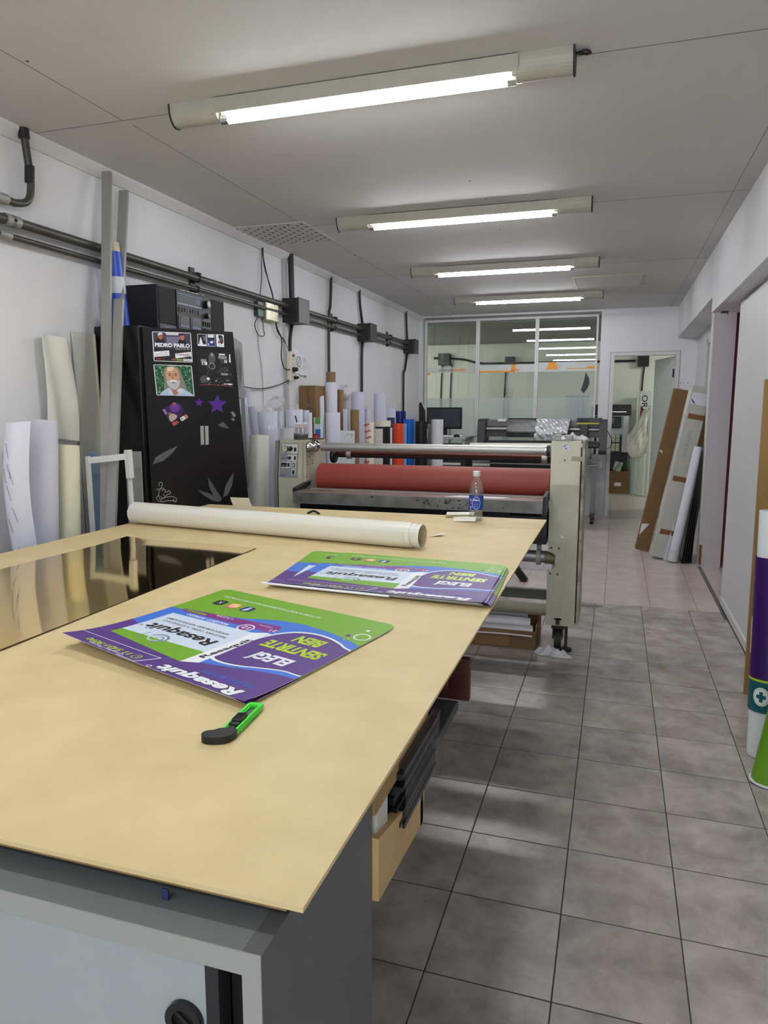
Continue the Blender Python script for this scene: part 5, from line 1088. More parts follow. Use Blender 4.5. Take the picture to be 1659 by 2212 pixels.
for k in range(2):
    w_ = (yB - yA - .03) / 2; y = yA + .008 + k * (w_ + .01)
    q = MB(); q.box((sx + .008, y, zf(.10)), (sx + .011, y + w_, zf(.42)), M('deck_frame', (20, 21, 25), .3), .001); q.box((sx + .011, y + .015, zf(.15)), (sx + .012, y + w_ - .012, zf(.40)), M('deck_window', (38, 42, 50), .3)); q.box((sx + .012, y + .015, zf(.15)), (sx + .0125, y + w_ - .012, zf(.20)), bl); q.build('cassette_deck', co)
for z_, r in ((zf(.80), .022), (zf(.52), .014)):
    q = MB(); q.cyl((sx + .008, (yB + yC) / 2, z_), (sx + .026, (yB + yC) / 2, z_), r, black_m, 22); q.cyl((sx + .026, (yB + yC) / 2, z_), (sx + .028, (yB + yC) / 2, z_), r * .75, chrome_m, 20); q.build('knob', co)
for k in range(8):
    q = MB(); y = yB + .012 + (k % 4) * (yC - yB - .02) / 4; z_ = .10 + .17 * (k // 4); q.box((sx + .008, y, zf(z_)), (sx + .016, y + .008, zf(z_ + .10)), black_m); q.build('key', co)
q = MB(); q.box((sx + .008, yB + .008, zf(.08)), (sx + .0085, yC - .006, zf(.44)), M('key_panel_grey', (66, 70, 78), .5)); q.build('key_panel', co)
q = MB(); an0 = Vector((sx - .02, yA + .01, sz1 + .004)); q.cyl(an0, an0 + Vector((.0, .30, .006)), .003, chrome_m, 8); q.tube([an0 + Vector((.012, -.02, -.002)), an0 + Vector((.015, .06, -.006)), an0 + Vector((.012, .14, -.006)), an0 + Vector((.014, .22, -.004))], .004, chrome_m, 6); q.build('antenna', t)
# blue tube with its label on the cabinet
t = thing('blue_tube', 'blue cardboard tube with a white label behind the metal channels on top of the cabinet', 'tube', (-2.41, 3.14, ctop))
q = MB(); q.cyl((-2.40, 3.14, ctop + .002), (-2.425, 3.13, 2.10), .048, M('tube_blue', (20, 72, 190), .4), 28); q.build('wrap', t)
q = MB(); q.cyl((-2.425, 3.13, 2.10), (-2.428, 3.128, 2.145), .045, inner_m, 24); q.build('core_end', t)
q = MB(); q.ring((-2.411, 3.136, 1.90), (-2.415, 3.134, 1.98), .0492, .048, M('tube_label', (196, 202, 210), .4)); q.build('label_band', t)

# metal channels leaning at the cabinet
def channel(p0_, p1_, w_, d_, side, lab):
    q = MB(); p0_ = Vector(p0_); p1_ = Vector(p1_); z = (p1_ - p0_).normalized(); x = (Vector(side) - z * z.dot(Vector(side))).normalized(); y = z.cross(x)
    q.obox(p0_, p1_, side, w_, .003, chan_m); q.obox(p0_ + x * w_ / 2 + y * d_ / 2, p1_ + x * w_ / 2 + y * d_ / 2, side, .003, d_, chan_m); q.obox(p0_ - x * w_ / 2 + y * d_ / 2, p1_ - x * w_ / 2 + y * d_ / 2, side, .003, d_, chan_m)
    solo(q, 'metal_channel', lab, 'metal channel', 'metal channels leaning by the black cabinet')
def lean(pt, ptX, pb, pbX):
    a_ = at(*pt, X=ptX); b_ = at(*pb, X=pbX); s_ = (0.0 - b_.z) / (a_.z - b_.z); return b_ + (a_ - b_) * s_, a_
b_, a_ = lean((229, 370), -2.43, (226, 1140), -2.235); channel(b_, a_, .042, .02, (1, .25, 0), 'tallest grey metal channel, reaching the ceiling left of the black cabinet')
b_, a_ = lean((266, 411), -2.44, (240, 1000), -2.29); channel(b_, a_, .042, .02, (1, .25, 0), 'second tall metal channel, tilted, ending in mid wall')
b_, a_ = lean((255, 645), -2.33, (238, 1140), -2.19); channel(b_, a_, .042, .02, (1, .25, 0), 'shorter metal channel in front of the two tall ones')

# ------------------------------------------------------------------ rolls and sheets standing on the floor
def rpos(pl, pr_, ptop, Y):
    a_ = at(pl, ptop, Y=Y); b_ = at(pr_, ptop, Y=Y); return (a_.x + b_.x) / 2, (b_.x - a_.x) / 2, (a_.z + b_.z) / 2
def floor_roll(pl, pr_, ptop, Y, lab, mat=paper_m, turns=2.3, name='paper_roll', cat='roll', grp='rolls standing along the left wall', dx=0, dy=0, z0=.002, start=1.0, core=None):
    x, r, z = rpos(pl, pr_, ptop, Y)
    if core or mat in ():
        t_ = thing(name, lab, cat, (x, Y, z0), grp)
        q = MB(); q.spiral((x + dx, Y + dy, z0), (x, Y, z), r, mat, turns, start=start, pitch=min(.006, r * .12)); q.build('sheet', t_)
        q = MB(); q.ring((x + dx, Y + dy, z0 + .01), (x, Y, z + core), r * .72, r * .62, kraft_m, inner=kraft_m); q.build('core', t_)
        return t_
    q = MB(); q.spiral((x + dx, Y + dy, z0), (x, Y, z), r, mat, turns, start=start, pitch=min(.006, r * .12)); return solo(q, name, lab, cat, grp)
W1 = M('roll_white_cool', (222, 224, 238), .55); W2 = M('roll_white_warm', (226, 224, 214), .35); LV = M('roll_lavender', (204, 204, 226), .55)
# near group left of the cabinet
t = thing('paper_roll', 'wavy pale sheet loosely rolled, at the far left beside the table', 'roll', (-2.38, 2.31, 0))
def wav(u, v):
    x = -2.325 + .125 * u; z = 1.275 * v + .012 * u * v
    return Vector((x, 2.30 - .05 * math.cos((u - .5) * PI) - .02 * math.sin(9 * v + .5) - .14 * (1 - v) * .3, max(.002, z)))
q = MB(); q.grid(wav, 10, 24, W1, .002); q.build('sheet', t)
q = MB(); rn = random.Random(9)
for k in range(16):
    u, v = rn.uniform(.1, .85), rn.uniform(.55, .97); a_ = wav(u, v) + Vector((0, -.0035, 0)); q.tube([a_, wav(u + .05, v - .02) + Vector((0, -.0035, 0)), wav(min(1, u + .1), v - .045) + Vector((0, -.0035, 0))], .0012, M('pencil_grey', (150, 150, 162), .6), 5)
q.build('drip_marks', t)
floor_roll(66, 119, 909, 2.50, 'smooth pale lavender roll second from the left beside the table', M('roll_grey_lav', (204, 206, 222), .4), dy=-.12, dx=.02)
floor_roll(125, 168, 962, 2.64, 'cream roll with a ragged top beside the table', M('roll_cream', (222, 220, 194), .6, bump=.25, bscale=40), dy=-.10, dx=.02)
q = MB(); q.grid(lambda u, v: Vector((XL + .035 + .014 * math.sin(7 * u + 2 * v) + .02 * u * (1 - u), 2.665 + (.20 - .03 * v) * u + .02 * (1 - v) * math.sin(3 * v), 1.20 + .47 * v - .02 * u * u)), 16, 14, M('soft_plastic_sheet', (222, 222, 212), .3), .002)
solo(q, 'plastic_sheet', 'draped off-white plastic sheet leaning on the wall above the cream roll', 'sheet')
q = MB(); q.obox((XL + .05, 2.965, 0), (XL + .012, 2.965, 1.70), (0, 1, 0), .14, .006, M('pale_panel', (196, 198, 192), .5)); q.obox((XL + .060, 3.038, 0), (XL + .022, 3.038, 1.70), (0, 1, 0), .006, .012, M('yellowed_edge', (196, 190, 166), .6)); solo(q, 'pale_board', 'tall pale panel leaning on the wall between the plastic sheet and the cabinet', 'panel')
q = MB(); q.obox((-2.36, 2.71, 0), (-2.39, 2.75, 1.13), (1, .2, 0), .055, .008, M('grey_slat', (172, 172, 164), .6)); solo(q, 'grey_lath', 'narrow grey slat beside the cream roll', 'slat')
t = thing('white_bracket_frame', 'white metal bracket frame with a crossbar in front of the channels', 'frame', (-2.22, 2.85, 0))
a_ = at(190, 995, X=-2.30); b_ = at(272, 986, X=-2.14); a2 = Vector((a_.x, a_.y, 0.0)); wm = M('white_powder_coat', (212, 214, 214), .4)
q = MB(); q.obox(a_, b_, (0, 0, 1), .028, .012, wm); q.build('crossbar', t)
q = MB(); q.obox((a_.x + .02, a_.y - .01, 0), (a_.x, a_.y, a_.z + .02), (1, 0, 0), .014, .02, wm); q.build('left_upright', t)
q = MB(); q.obox((b_.x + .01, b_.y + .01, b_.z - .10), (b_.x + .005, b_.y + .01, b_.z + .03), (1, 0, 0), .022, .03, wm); q.build('end_bracket', t)
q = MB(); q.obox((b_.x + .02, b_.y + .02, 0), (b_.x + .0, b_.y + .02, b_.z - .10), (1, 0, 0), .012, .02, wm); q.build('right_upright', t)
q = MB(); q.obox((-2.205, 2.93, 0), (-2.225, 2.96, 1.13), (1, .1, 0), .085, .004, M('grey_board', (160, 162, 160), .5)); solo(q, 'grey_board', 'pale grey board behind the white bracket frame, left of the black cabinet', 'board')
q = MB(); q.obox((-2.325, 2.84, 0), (-2.345, 2.88, 1.13), (1, .3, 0), .12, .004, clear('blue_tinted_acrylic', (.62, .78, .92), .12, .3, (.5, .66, .84))); solo(q, 'acrylic_sheet', 'translucent blue-tinted acrylic panel behind the channels', 'panel')
# grey printed panels and sheets right of the cabinet
t = thing('engraved_board', 'grey panel with an engraved oval ornament, just right of the black cabinet', 'panel', (-2.24, 4.1, 0))
P = [at(503, 728, Y=4.02), at(522, 742, Y=4.10), at(528, 858, Y=4.08), at(506, 856, Y=4.0)]
q = MB(); q.prism([P[0], P[1], Vector((P[1].x + .01, P[1].y, 1.40)), Vector((P[0].x + .005, P[0].y, 1.40))], (.004, -.002, 0), M('silver_grey_panel', (150, 152, 152), .4)); q.build('board', t)
q = MB(); c_ = (P[0] + P[1] + P[2] + P[3]) / 4; ux = (P[1] - P[0]); ux.z = 0; ux.normalize()
for rr in (1.0, .86, .70, .5, .3): q.tube([c_ + ux * (.027 * rr * math.cos(a_)) + Vector((0, 0, .125 * rr * math.sin(a_))) + Vector((.005, -.006, 0)) for a_ in [2 * PI * k / 20 for k in range(21)]], .0012, greytxt_m, 5)
q.build('ornament', t)
t = thing('grey_metal_sheet', 'grey metal panel with a white label right of the black cabinet door', 'panel', (-2.2, 4.05, 0))
q = MB(); a_ = at(511, 858, Y=3.99); b_ = at(527, 860, Y=4.04); c2 = at(536, 1050, Y=3.98); d2 = at(521, 1066, Y=3.93); q.prism([a_, b_, c2, d2], (.006, -.004, 0), M('mid_grey_metal', (120, 122, 126), .4, .3)); q.build('board', t)
q = MB(); e_ = Vector((.008, -.008, 0)); q.prism([at(514, 862, Y=3.995) + e_, at(519, 862, Y=4.0) + e_, at(520, 897, Y=3.995) + e_, at(515, 897, Y=3.99) + e_], (.001, -.001, 0), white_m); q.build('white_label', t)
q = MB(); a_ = at(521, 1066, Y=3.95); q.box((-2.24, 3.95, 0), (-2.13, 4.0, .70), black_m); solo(q, 'black_box', 'low black box at the foot of the grey metal panel', 'box')
def bent_sheet(name, lab, ptsb, ptst, mat, bow=.03, nu=8, nv=14, wob=.01):
    b0, b1 = map(Vector, ptsb); t0, t1 = map(Vector, ptst)
    n_ = (b1 - b0).cross(Vector((0, 0, 1))).normalized()
    q = MB(); q.grid(lambda u, v: (b0 * (1 - u) + b1 * u) * (1 - v) + (t0 * (1 - u) + t1 * u) * v + n_ * (bow * math.sin(PI * u) + wob * math.sin(5 * v + 3 * u)), nu, nv, mat, .0015); return solo(q, name, lab, 'sheet', 'loose white sheets right of the cabinet')
s_ = lambda px, py, Y: at(px, py, Y=Y)
bent_sheet('paper_sheet', 'curved white sheet standing closest to the grey panels', [(-2.28, 4.30, .0), (-2.14, 4.20, .0)], [s_(527, 858, 4.42), s_(538, 872, 4.38)], W1, .04, wob=.02)
bent_sheet('paper_sheet', 'tallest loose white sheet with a bent top edge beside the ornament panel', [(-2.42, 4.50, .0), (-2.25, 4.44, .0)], [s_(526, 842, 4.55), s_(546, 841, 4.55)], W1, .03, wob=.018)
bent_sheet('paper_sheet', 'twisted white sheet between the tall sheet and the film-wrapped roll', [(-2.30, 4.42, .0), (-2.10, 4.33, .0)], [s_(537, 880, 4.55), s_(556, 878, 4.5)], LV, .035, wob=.02)
floor_roll(541, 581, 941, 4.18, 'glossy off-white roll standing in front, left of the laminating machine', W2, 1.6, dy=-.14, dx=.03)
def wrapped(pl, pr_, ptop, Y, lab, top=.08, mat=W1):
    x, r, z = rpos(pl, pr_, ptop, Y); t_ = thing('wrapped_roll', lab, 'roll', (x, Y, 0), 'film-wrapped rolls')
    q = MB(); q.spiral((x, Y, .002), (x, Y, z - .03), r * .88, mat, 1.6, pitch=.005); q.build('sheet', t_)
    rn = random.Random(int(px_seed(pl))); ph = [rn.uniform(0, 6) for _ in range(6)]
    def f_(u, v):
        a_ = 2 * PI * u; rr = r * (1 + .04 * math.sin(7 * a_ + 9 * v + ph[0]) + .03 * math.sin(13 * a_ - 14 * v + ph[1])); k_ = max(0, (v - .86) / .14)
        rr *= 1 - .75 * k_ * (1 + .2 * math.sin(5 * a_ + ph[2])); return Vector((x + rr * math.cos(a_), Y + rr * math.sin(a_), .003 + (z - .003) * v + top * k_ * (.6 + .3 * math.sin(2 * a_ + ph[3])) * .5))
    q = MB(); q.grid(f_, 56, 60, plastic_m); q.build('film_wrap', t_); return t_
def px_seed(v): return v
wrapped(555, 601, 880, 4.72, 'large film-wrapped white roll left of the laminating machine')
wrapped(597, 611, 882, 4.95, 'slim film-wrapped roll behind the large wrapped one', .03)
wrapped(616, 656, 876, 5.05, 'film-wrapped white roll right of the large wrapped one', .02)
rn = random.Random(2)
def crump(name, lab, c, sx_, sz_, seed, sy_=None, mat=None, grp=None):
    rn = random.Random(seed); ph = [rn.uniform(0, 6) for _ in range(9)]; sy_ = sy_ or sx_ * .6
    def f_(u, v):
        a_ = 2 * PI * u; b2 = PI * v; rr = 1 + .16 * math.sin(3 * a_ + 4 * b2 + ph[0]) + .12 * math.sin(7 * a_ - 5 * b2 + ph[1]) + .07 * math.sin(13 * a_ + 11 * b2 + ph[2])
        return Vector((c[0] + sx_ * rr * math.sin(b2) * math.cos(a_), c[1] + sy_ * rr * math.sin(b2) * math.sin(a_), c[2] + sz_ * rr * math.cos(b2)))
    q = MB(); q.grid(f_, 48, 24, mat or plastic_m); return solo(q, name, lab, 'plastic', grp)
c_ = s_(598, 872, 4.86); crump('crumpled_film', 'crumpled clear film bunched on top of the wrapped rolls', c_, .065, .045, 5)
floor_roll(606, 634, 925, 4.62, 'short white corrugated roll behind the pen box', M('corrugated_white', (222, 222, 226), .6, bump=.6, bscale=60, stretch=(1, 1, 12)), 1.5)
floor_roll(655, 668, 886, 5.3, 'thin white roll right of the wrapped rolls', W1, 2)
floor_roll(664, 674, 891, 5.15, 'very thin white roll beside the large brown carton', W1, 2)
t = thing('brown_carton', 'tall brown carton with a blue wave mark among the rolls', 'box', (-2.40, 5.55, 0))
a_ = s_(647, 833, 5.50); b_ = s_(681, 833, 5.50)
q = MB(); q.box((a_.x, 5.50, 0), (b_.x, 5.86, a_.z), kraft2_m, .003); q.build('carton', t)
q = MB()
for k in range(3):
    cc = s_(666 + k * 3, 868, 5.50); q.tube([(cc.x, 5.498, cc.z + .035), (cc.x - .008, 5.498, cc.z + .018), (cc.x - .004, 5.498, cc.z), (cc.x + .006, 5.498, cc.z - .016)], .002, M('carton_teal', (44, 92, 106), .6), 6)
put_text(q, 'AMA', s_(662, 884, 5.499), (1, 0, 0), (0, 0, 1), .022, M('carton_teal', (44, 92, 106), .6), width=.045, bold=.04); q.build('printed_mark', t)
q = MB(); cc = s_(664, 833, 5.50); q.box((cc.x - .012, 5.4985, cc.z - .10), (cc.x + .012, 5.50, cc.z), M('tape_brown', (112, 84, 50), .4)); q.build('tape_strip', t)
t = thing('green_blue_carton', 'slim carton in green, white and blue beside the white rolls', 'box', (-2.28, 5.25, 0))
a_ = s_(678, 902, 5.25); b_ = s_(692, 902, 5.25)
q = MB(); q.box((a_.x, 5.25, 0), (b_.x, 5.30, a_.z), M('carton_pale', (206, 214, 212), .5)); q.build('carton', t)
q = MB(); w_ = b_.x - a_.x; q.box((a_.x + w_ * .2, 5.249, a_.z - .05), (b_.x, 5.25, a_.z), M('carton_green', (90, 160, 66), .5)); q.box((a_.x + w_ * .2, 5.249, a_.z - .17), (b_.x, 5.25, a_.z - .09), M('carton_blue', (36, 104, 188), .5)); q.build('printed_panels', t)
bent_sheet('paper_sheet', 'tall white sheet leaning left of the roll with the brown core', [(-2.33, 5.46, .0), (-2.22, 5.40, .0)], [s_(689, 862, 5.45), s_(702, 854, 5.45)], W1, .02)
floor_roll(702, 728, 826, 5.75, 'tallest white roll with a brown core sticking out of its top', W1, 2.4, core=.085)
floor_roll(704, 735, 891, 5.42, 'white roll standing in front of the tallest one', W1, 2.2)
floor_roll(729, 742, 842, 5.95, 'brown paper tube wrapped with tape beside the tallest white roll', kraft_m, 1.5, 'cardboard_tube')
c_ = s_(745, 848, 6.15); crump('crumpled_film', 'silvery crumpled film beside the brown tube', c_, .06, .06, 8, mat=plastic_m)
floor_roll(738, 757, 852, 6.2, 'film-covered grey roll behind the brown tubes', M('roll_grey', (186, 188, 192), .35), 2)
floor_roll(758, 788, 847, 6.45, 'wide pale roll right of the silvery film', LV, 2.4)
q = MB(); a_ = s_(741, 884, 5.9); q.box((a_.x, 5.9, 0), (a_.x + .028, 5.93, a_.z), W1); solo(q, 'white_lath', 'thin white slat between the brown tubes', 'slat')
floor_roll(757, 776, 885, 5.98, 'plain brown cardboard tube in front of the wide pale roll', kraft_m, 1.5, 'cardboard_tube')
t = thing('sketch_board', 'white board with a faint sketch in front of the brown tube', 'board', (-1.98, 5.35, 0)); a_ = s_(735, 930, 5.35); b_ = s_(765, 930, 5.35)
q = MB(); q.box((a_.x, 5.35, 0), (b_.x, 5.362, a_.z), M('board_white', (214, 218, 222), .5)); q.build('board', t)
q = MB(); q.tube([s_(747, 940, 5.349), s_(752, 937, 5.349), s_(758, 940, 5.349), s_(761, 937, 5.349), s_(760, 946, 5.349)], .0012, greytxt_m, 5); q.build('sketch', t)
floor_roll(788, 803, 883, 6.7, 'small lavender roll behind the red-printed roll', LV, 2)
t = floor_roll(788, 808, 912, 6.1, 'white roll wrapped in red-printed tape', M('roll_cream_white', (226, 218, 206), .5), 2, name='printed_roll')
x, r, z = rpos(788, 808, 912, 6.1); rd = M('tape_red', (206, 60, 52), .5); q = MB()
for k in range(11):
    zz = z - .04 - k * .055; q2 = -.012 if k % 2 else .006
    q = MB(); put_text(q, ('TESA', 'FRAGIL')[k % 2], (x - r * .8 + (k % 3) * .01, 6.1 - r - .0005, zz), (1, 0, .35), (-.35, 0, 1), .018, rd, width=r * 1.3, bold=.04); q.build('tape_print', t)
floor_roll(808, 835, 850, 7.05, 'tall pale roll standing alone right of the middle black pipe', LV, 2.3)
q = MB(); a_ = s_(836, 881, 7.3); b_ = s_(849, 881, 7.3); q.box((a_.x, 7.3, 0), (b_.x, 7.4, a_.z), W1); solo(q, 'white_carton', 'narrow white carton right of the tall pale roll', 'box')
q = MB(); a_ = s_(836, 902, 7.15); b_ = s_(850, 902, 7.15); q.box((a_.x, 7.15, 0), (b_.x, 7.2, a_.z), M('slate_blue', (52, 62, 98), .5)); solo(q, 'slate_blue_board', 'slate blue board behind the orange roll', 'board')
t = floor_roll(811, 843, 920, 6.5, 'black roll with a thick cream band around its top', black_m, 2, name='black_roll')
x, r, z = rpos(811, 843, 920, 6.5); q = MB(); q.ring((x, 6.5, z - .005), (x, 6.5, z + .05), r * 1.02, r * .8, M('cream_foam', (226, 222, 204), .6)); q.prism([(x - r, 6.5 - r * .4, z + .045), (x - r * 1.35, 6.5 - r * .4, z + .055), (x - r * 1.25, 6.5 - r * .4, z - .02), (x - r, 6.5 - r * .4, z + .0)], (0, .004, 0), M('cream_foam', (226, 222, 204), .6)); q.build('foam_band', t)
q = MB(); a_ = s_(806, 926, 6.25); b_ = s_(826, 926, 6.25); q.box((a_.x, 6.25, 0), (b_.x, 6.262, a_.z), M('cream_board', (214, 210, 202), .5)); solo(q, 'cream_board', 'cream board in front of the black roll', 'board')
q = MB(); a_ = s_(843, 924, 6.4); q.box((a_.x, 6.4, 0), (a_.x + .012, 6.42, a_.z), W1); solo(q, 'white_lath', 'thin white slat left of the orange roll', 'slat')
floor_roll(853, 877, 888, 7.75, 'navy blue glossy roll behind the orange roll', M('roll_navy', (22, 26, 110), .25), 2.2, 'vinyl_roll')
floor_roll(849, 873, 915, 7.1, 'bright orange glossy roll standing among the coloured rolls', M('roll_orange', (222, 70, 28), .35), 2.2, 'vinyl_roll')
floor_roll(866, 879, 915, 7.3, 'light blue roll edge right of the orange roll', M('roll_sky', (96, 168, 228), .4), 2, 'vinyl_roll')
floor_roll(872, 896, 906, 7.6, 'bright blue roll right of the orange roll', M('roll_blue', (18, 98, 196), .35), 2.2, 'vinyl_roll')
q = MB(); q.prism([s_(905, 912, 8.7), s_(905, 872, 8.7), s_(909, 868, 8.7), s_(918, 886, 8.7), s_(919, 912, 8.7)], (0, .01, 0), black_m); a_ = s_(905, 912, 8.7); b_ = s_(919, 912, 8.7); q.box((a_.x, 8.7, 0), (b_.x, 8.71, a_.z + .01), black_m); solo(q, 'black_board', 'tall pointed black board in the corner by the glazed wall', 'board')
q = MB(); q.prism([s_(911, 873, 8.75), s_(919, 877, 8.75), s_(914, 880, 8.75)], (0, .003, 0), W1); a_ = s_(911, 879, 8.75); q.box((a_.x, 8.75, 0), (a_.x + .04, 8.753, a_.z), W1); solo(q, 'paper_sheet', 'white sheet corner peeking out behind the pointed black board', 'sheet')
floor_roll(897, 923, 910, 7.5, 'black roll left of the white roll near the monitor', M('roll_black', (18, 18, 20), .4), 2.2, 'vinyl_roll')
q = MB(); a_ = s_(924, 916, 7.7); b_ = s_(932, 916, 7.7); q.box((a_.x, 7.7, 0), (b_.x, 7.712, a_.z), M('mid_grey_board', (130, 132, 136), .5)); solo(q, 'grey_board', 'grey board between the black and the white roll', 'board')
floor_roll(932, 958, 906, 7.55, 'white roll in front of the monitor', M('roll_white_far', (212, 214, 222), .45), 2.2, start=2.6)

# ================================================================== DESK, MONITOR, PLOTTER
t = thing('computer_desk', 'small pale computer desk by the glazed wall', 'desk', (-2.0, 8.9, 0))
dk = M('desk_grey', (176, 180, 176), .45); z_ = s_(960, 944, 8.55).z
q = MB(); q.box((-2.28, 8.55, z_ - .03), (-1.72, 9.15, z_), dk, .004); q.build('desktop', t)
for x in (-2.26, -1.76):
    q = MB(); q.box((x, 8.58, 0), (x + .03, 9.12, z_ - .03), dk); q.build('side_panel', t)
q = MB(); q.box((-2.23, 8.62, z_ - .30), (-1.76, 9.10, z_ - .10), dark_m); q.build('drawer_unit', t)
t = thing('computer_monitor', 'black flat computer monitor with its screen off on the pale desk', 'monitor', (-2.0, 8.95, z_))
ml, mr = s_(923, 880, 8.95), s_(998, 880, 8.85); mzt = ml.z; mzb = s_(998, 927, 8.85).z
q = MB(); bez = M('monitor_black', (16, 16, 18), .35); cm = (ml + mr) / 2; q.obox(Vector((cm.x, cm.y, mzb)), Vector((cm.x, cm.y, mzt)), (mr - ml), (mr - ml).length, .03, bez, .004); q.build('casing', t)
q = MB(); n_ = Vector(((mr - ml).y, -(mr - ml).x, 0)).normalized(); q.obox(Vector((cm.x, cm.y, mzb + .025)) + n_ * .0165, Vector((cm.x, cm.y, mzt - .018)) + n_ * .0165, (mr - ml), (mr - ml).length - .036, .002, M('screen_off', (58, 62, 72), .25)); q.build('screen', t)
q = MB(); q.box((cm.x - .03, cm.y + .02, z_ + .01), (cm.x + .03, cm.y + .06, mzb + .1), bez); q.cyl((cm.x, cm.y + .02, z_), (cm.x, cm.y + .02, z_ + .012), .11, bez, 28); q.build('stand', t)
t = thing('keyboard', 'white keyboard on the pale desk', 'keyboard', (-1.95, 8.62, z_)); q = MB(); q.box((-2.16, 8.60, z_ + .0005), (-1.78, 8.72, z_ + .015), white_m, .003); q.build('body', t)
q = MB()
for i in range(14):
    for j in range(4): q.box((-2.15 + i * .026, 8.61 + j * .026, z_ + .015), (-2.13 + i * .026, 8.63 + j * .026, z_ + .019), M('key_white', (200, 202, 204), .5))
q.build('keys', t)
q = MB(); q.lathe((-1.83, 8.585, z_), [(.0, .034), (.02, .032), (.034, .022), (.04, .008), (.038, 0), (0, 0)], black_m, 24); q.T = Matrix.Identity(4); solo(q, 'computer_mouse', 'black mouse at the front of the pale desk', 'mouse')
# plotter
PY = 8.75
t = thing('cutting_plotter', 'wide grey vinyl cutting plotter on a stand before the glazed wall', 'plotter', (-.85, PY, 0))
pg = M('plotter_dark', (60, 61, 64), .45); pg2 = M('plotter_mid', (108, 109, 110), .4, .2); pL, pR = s_(1034, 905, PY).x, s_(1313, 905, PY).x; pt_, pb = 1.205, 1.205 - .40
for xa, sg in ((pL, 1), (pR - .09, 1)):
    q = MB(); z0_ = .80; q.prism([(xa, PY - .02, z0_), (xa, PY - .10, z0_ + .05), (xa, PY - .06, pt_ - .03), (xa, PY + .02, pt_), (xa, PY + .22, pt_), (xa, PY + .24, z0_)], (.09, 0, 0), pg); q.build('end_housing', t)
q = MB(); q.box((pL + .09, PY + .06, 1.11), (pR - .09, PY + .22, pt_ - .01), pg2, .01); q.build('top_cover', t)
q = MB(); q.cyl((pL + .09, PY + .06, 1.085), (pR - .09, PY + .06, 1.085), .02, steel_m, 16); q.box((pL + .09, PY + .08, .99), (pR - .09, PY + .22, 1.11), M('plotter_recess', (84, 82, 78), .4, .3)); q.build('guide_rail', t)
q = MB(); q.box((pL + .07, PY - .10, .875), (pR - .07, PY + .22, .945), M('platen_black', (28, 29, 32), .3), .02); q.build('platen', t)
q = MB()
for k in range(10): q.cyl((pR - .62 + k * .05, PY - .102, .91), (pR - .62 + k * .05, PY - .10, .91), .008, dark_m, 8)
q.build('platen_holes', t)
q = MB(); q.box((-.44, PY + .0, 1.165), (-.16, PY + .10, 1.222), pg, .006); q.box((-.42, PY - .002, 1.178), (-.31, PY + .0, 1.212), M('display_dark', (20, 28, 32), .15)); pc = q.build('control_unit', t)
q = MB(); q.box((-.44, PY - .004, 1.150), (-.16, PY + .09, 1.166), M('label_yellow', (206, 190, 62), .4)); q.build('yellow_strip', t)
q = MB(); q.box((-.40, PY - .02, 1.0), (-.31, PY + .06, 1.15), pg, .008); q.box((-.385, PY - .025, .96), (-.34, PY + .0, 1.0), black_m); q.build('carriage', t)
q = MB(); q.box((-1.37, PY + .05, 1.175), (-1.27, PY + .06, 1.205), paper_m); q.build('name_label', t)
for x in (pL + .14, pR - .16):
    q = MB(); q.box((x, PY + .04, .06), (x + .06, PY + .12, .80), M('stand_grey', (122, 124, 128), .4, .4)); q.build('stand_post', t)
    q = MB(); q.box((x, PY - .16, .075), (x + .06, PY + .30, .11), pg); q.build('stand_foot', t)
    for y in (PY - .13, PY + .27):
        q = MB(); q.cyl((x + .01, y, .03), (x + .05, y, .03), .03, black_m, 18); q.box((x + .015, y - .015, .04), (x + .045, y + .015, .076), dark_m); q.build('castor', t)
for z_2, y in ((.67, PY + .02), (.72, PY + .14)):
    q = MB(); q.cyl((pL + .14, y, z_2), (pR - .10, y, z_2), .014, steel_m, 14); q.build('roll_shaft', t)
q = MB(); q.tube([(pR - .005, PY + .05, 1.08), (pR + .05, PY + .02, .98), (pR + .05, PY + .05, .90), (pR, PY + .08, .86)], .004, black_m, 6); q.build('cable', t); q = MB(); q.tube([(pL, PY + .1, 1.03), (pL - .06, PY + .1, .98), (pL - .16, PY + .05, .97)], .004, black_m, 6); q.build('cable', t)
def drape(x0_, x1_, zb, wr, mat, name, lab, yo):
    q = MB(); rn = random.Random(3)
    def f_(u, v):
        x = x0_ + (x1_ - x0_) * u
        if v < .2: y = PY + .20 - .21 * v / .2; z = pt_ + .008
        else:
            k_ = (v - .2) / .8; y = PY - .012 - .10 * min(1, k_ * 1.4) - yo; z = pt_ + .008 - (pt_ - zb) * k_
        return Vector((x + .01 * wr * math.sin(6 * v), y - wr * .018 * math.sin(9 * u + 7 * v) * math.sin(11 * v - 5 * u) - wr * .012 * math.sin(23 * u - 19 * v), z + .0))
    q.grid(f_, 40, 36, mat, .001); return solo(q, name, lab, 'sheet')
drape(-1.24, -.89, .985, .03, M('glossy_black_vinyl', (20, 21, 24), .30), 'black_vinyl_sheet', 'glossy black vinyl sheet draped over the middle of the plotter', .0)
drape(-.905, -.525, .965, 1.0, M('silver_film', (206, 208, 212), .22, .35), 'silver_film_sheet', 'wrinkled silvery white film draped over the plotter', .02)
q = MB(); q.box((pL + .15, PY + .02, .30), (-.40, PY + .16, .84), black_m); solo(q, 'black_media_bin', 'black fabric media bin hanging under the plotter', 'bin')
q = MB(); a_ = s_(1262, 997, PY + .25); b_ = s_(1299, 1010, PY + .25); q.box((a_.x, PY + .25, b_.z), (b_.x + .0, PY + .40, a_.z), paper_m); solo(q, 'white_carton', 'white carton on the stand behind the laminating machine, right of its tower', 'box')
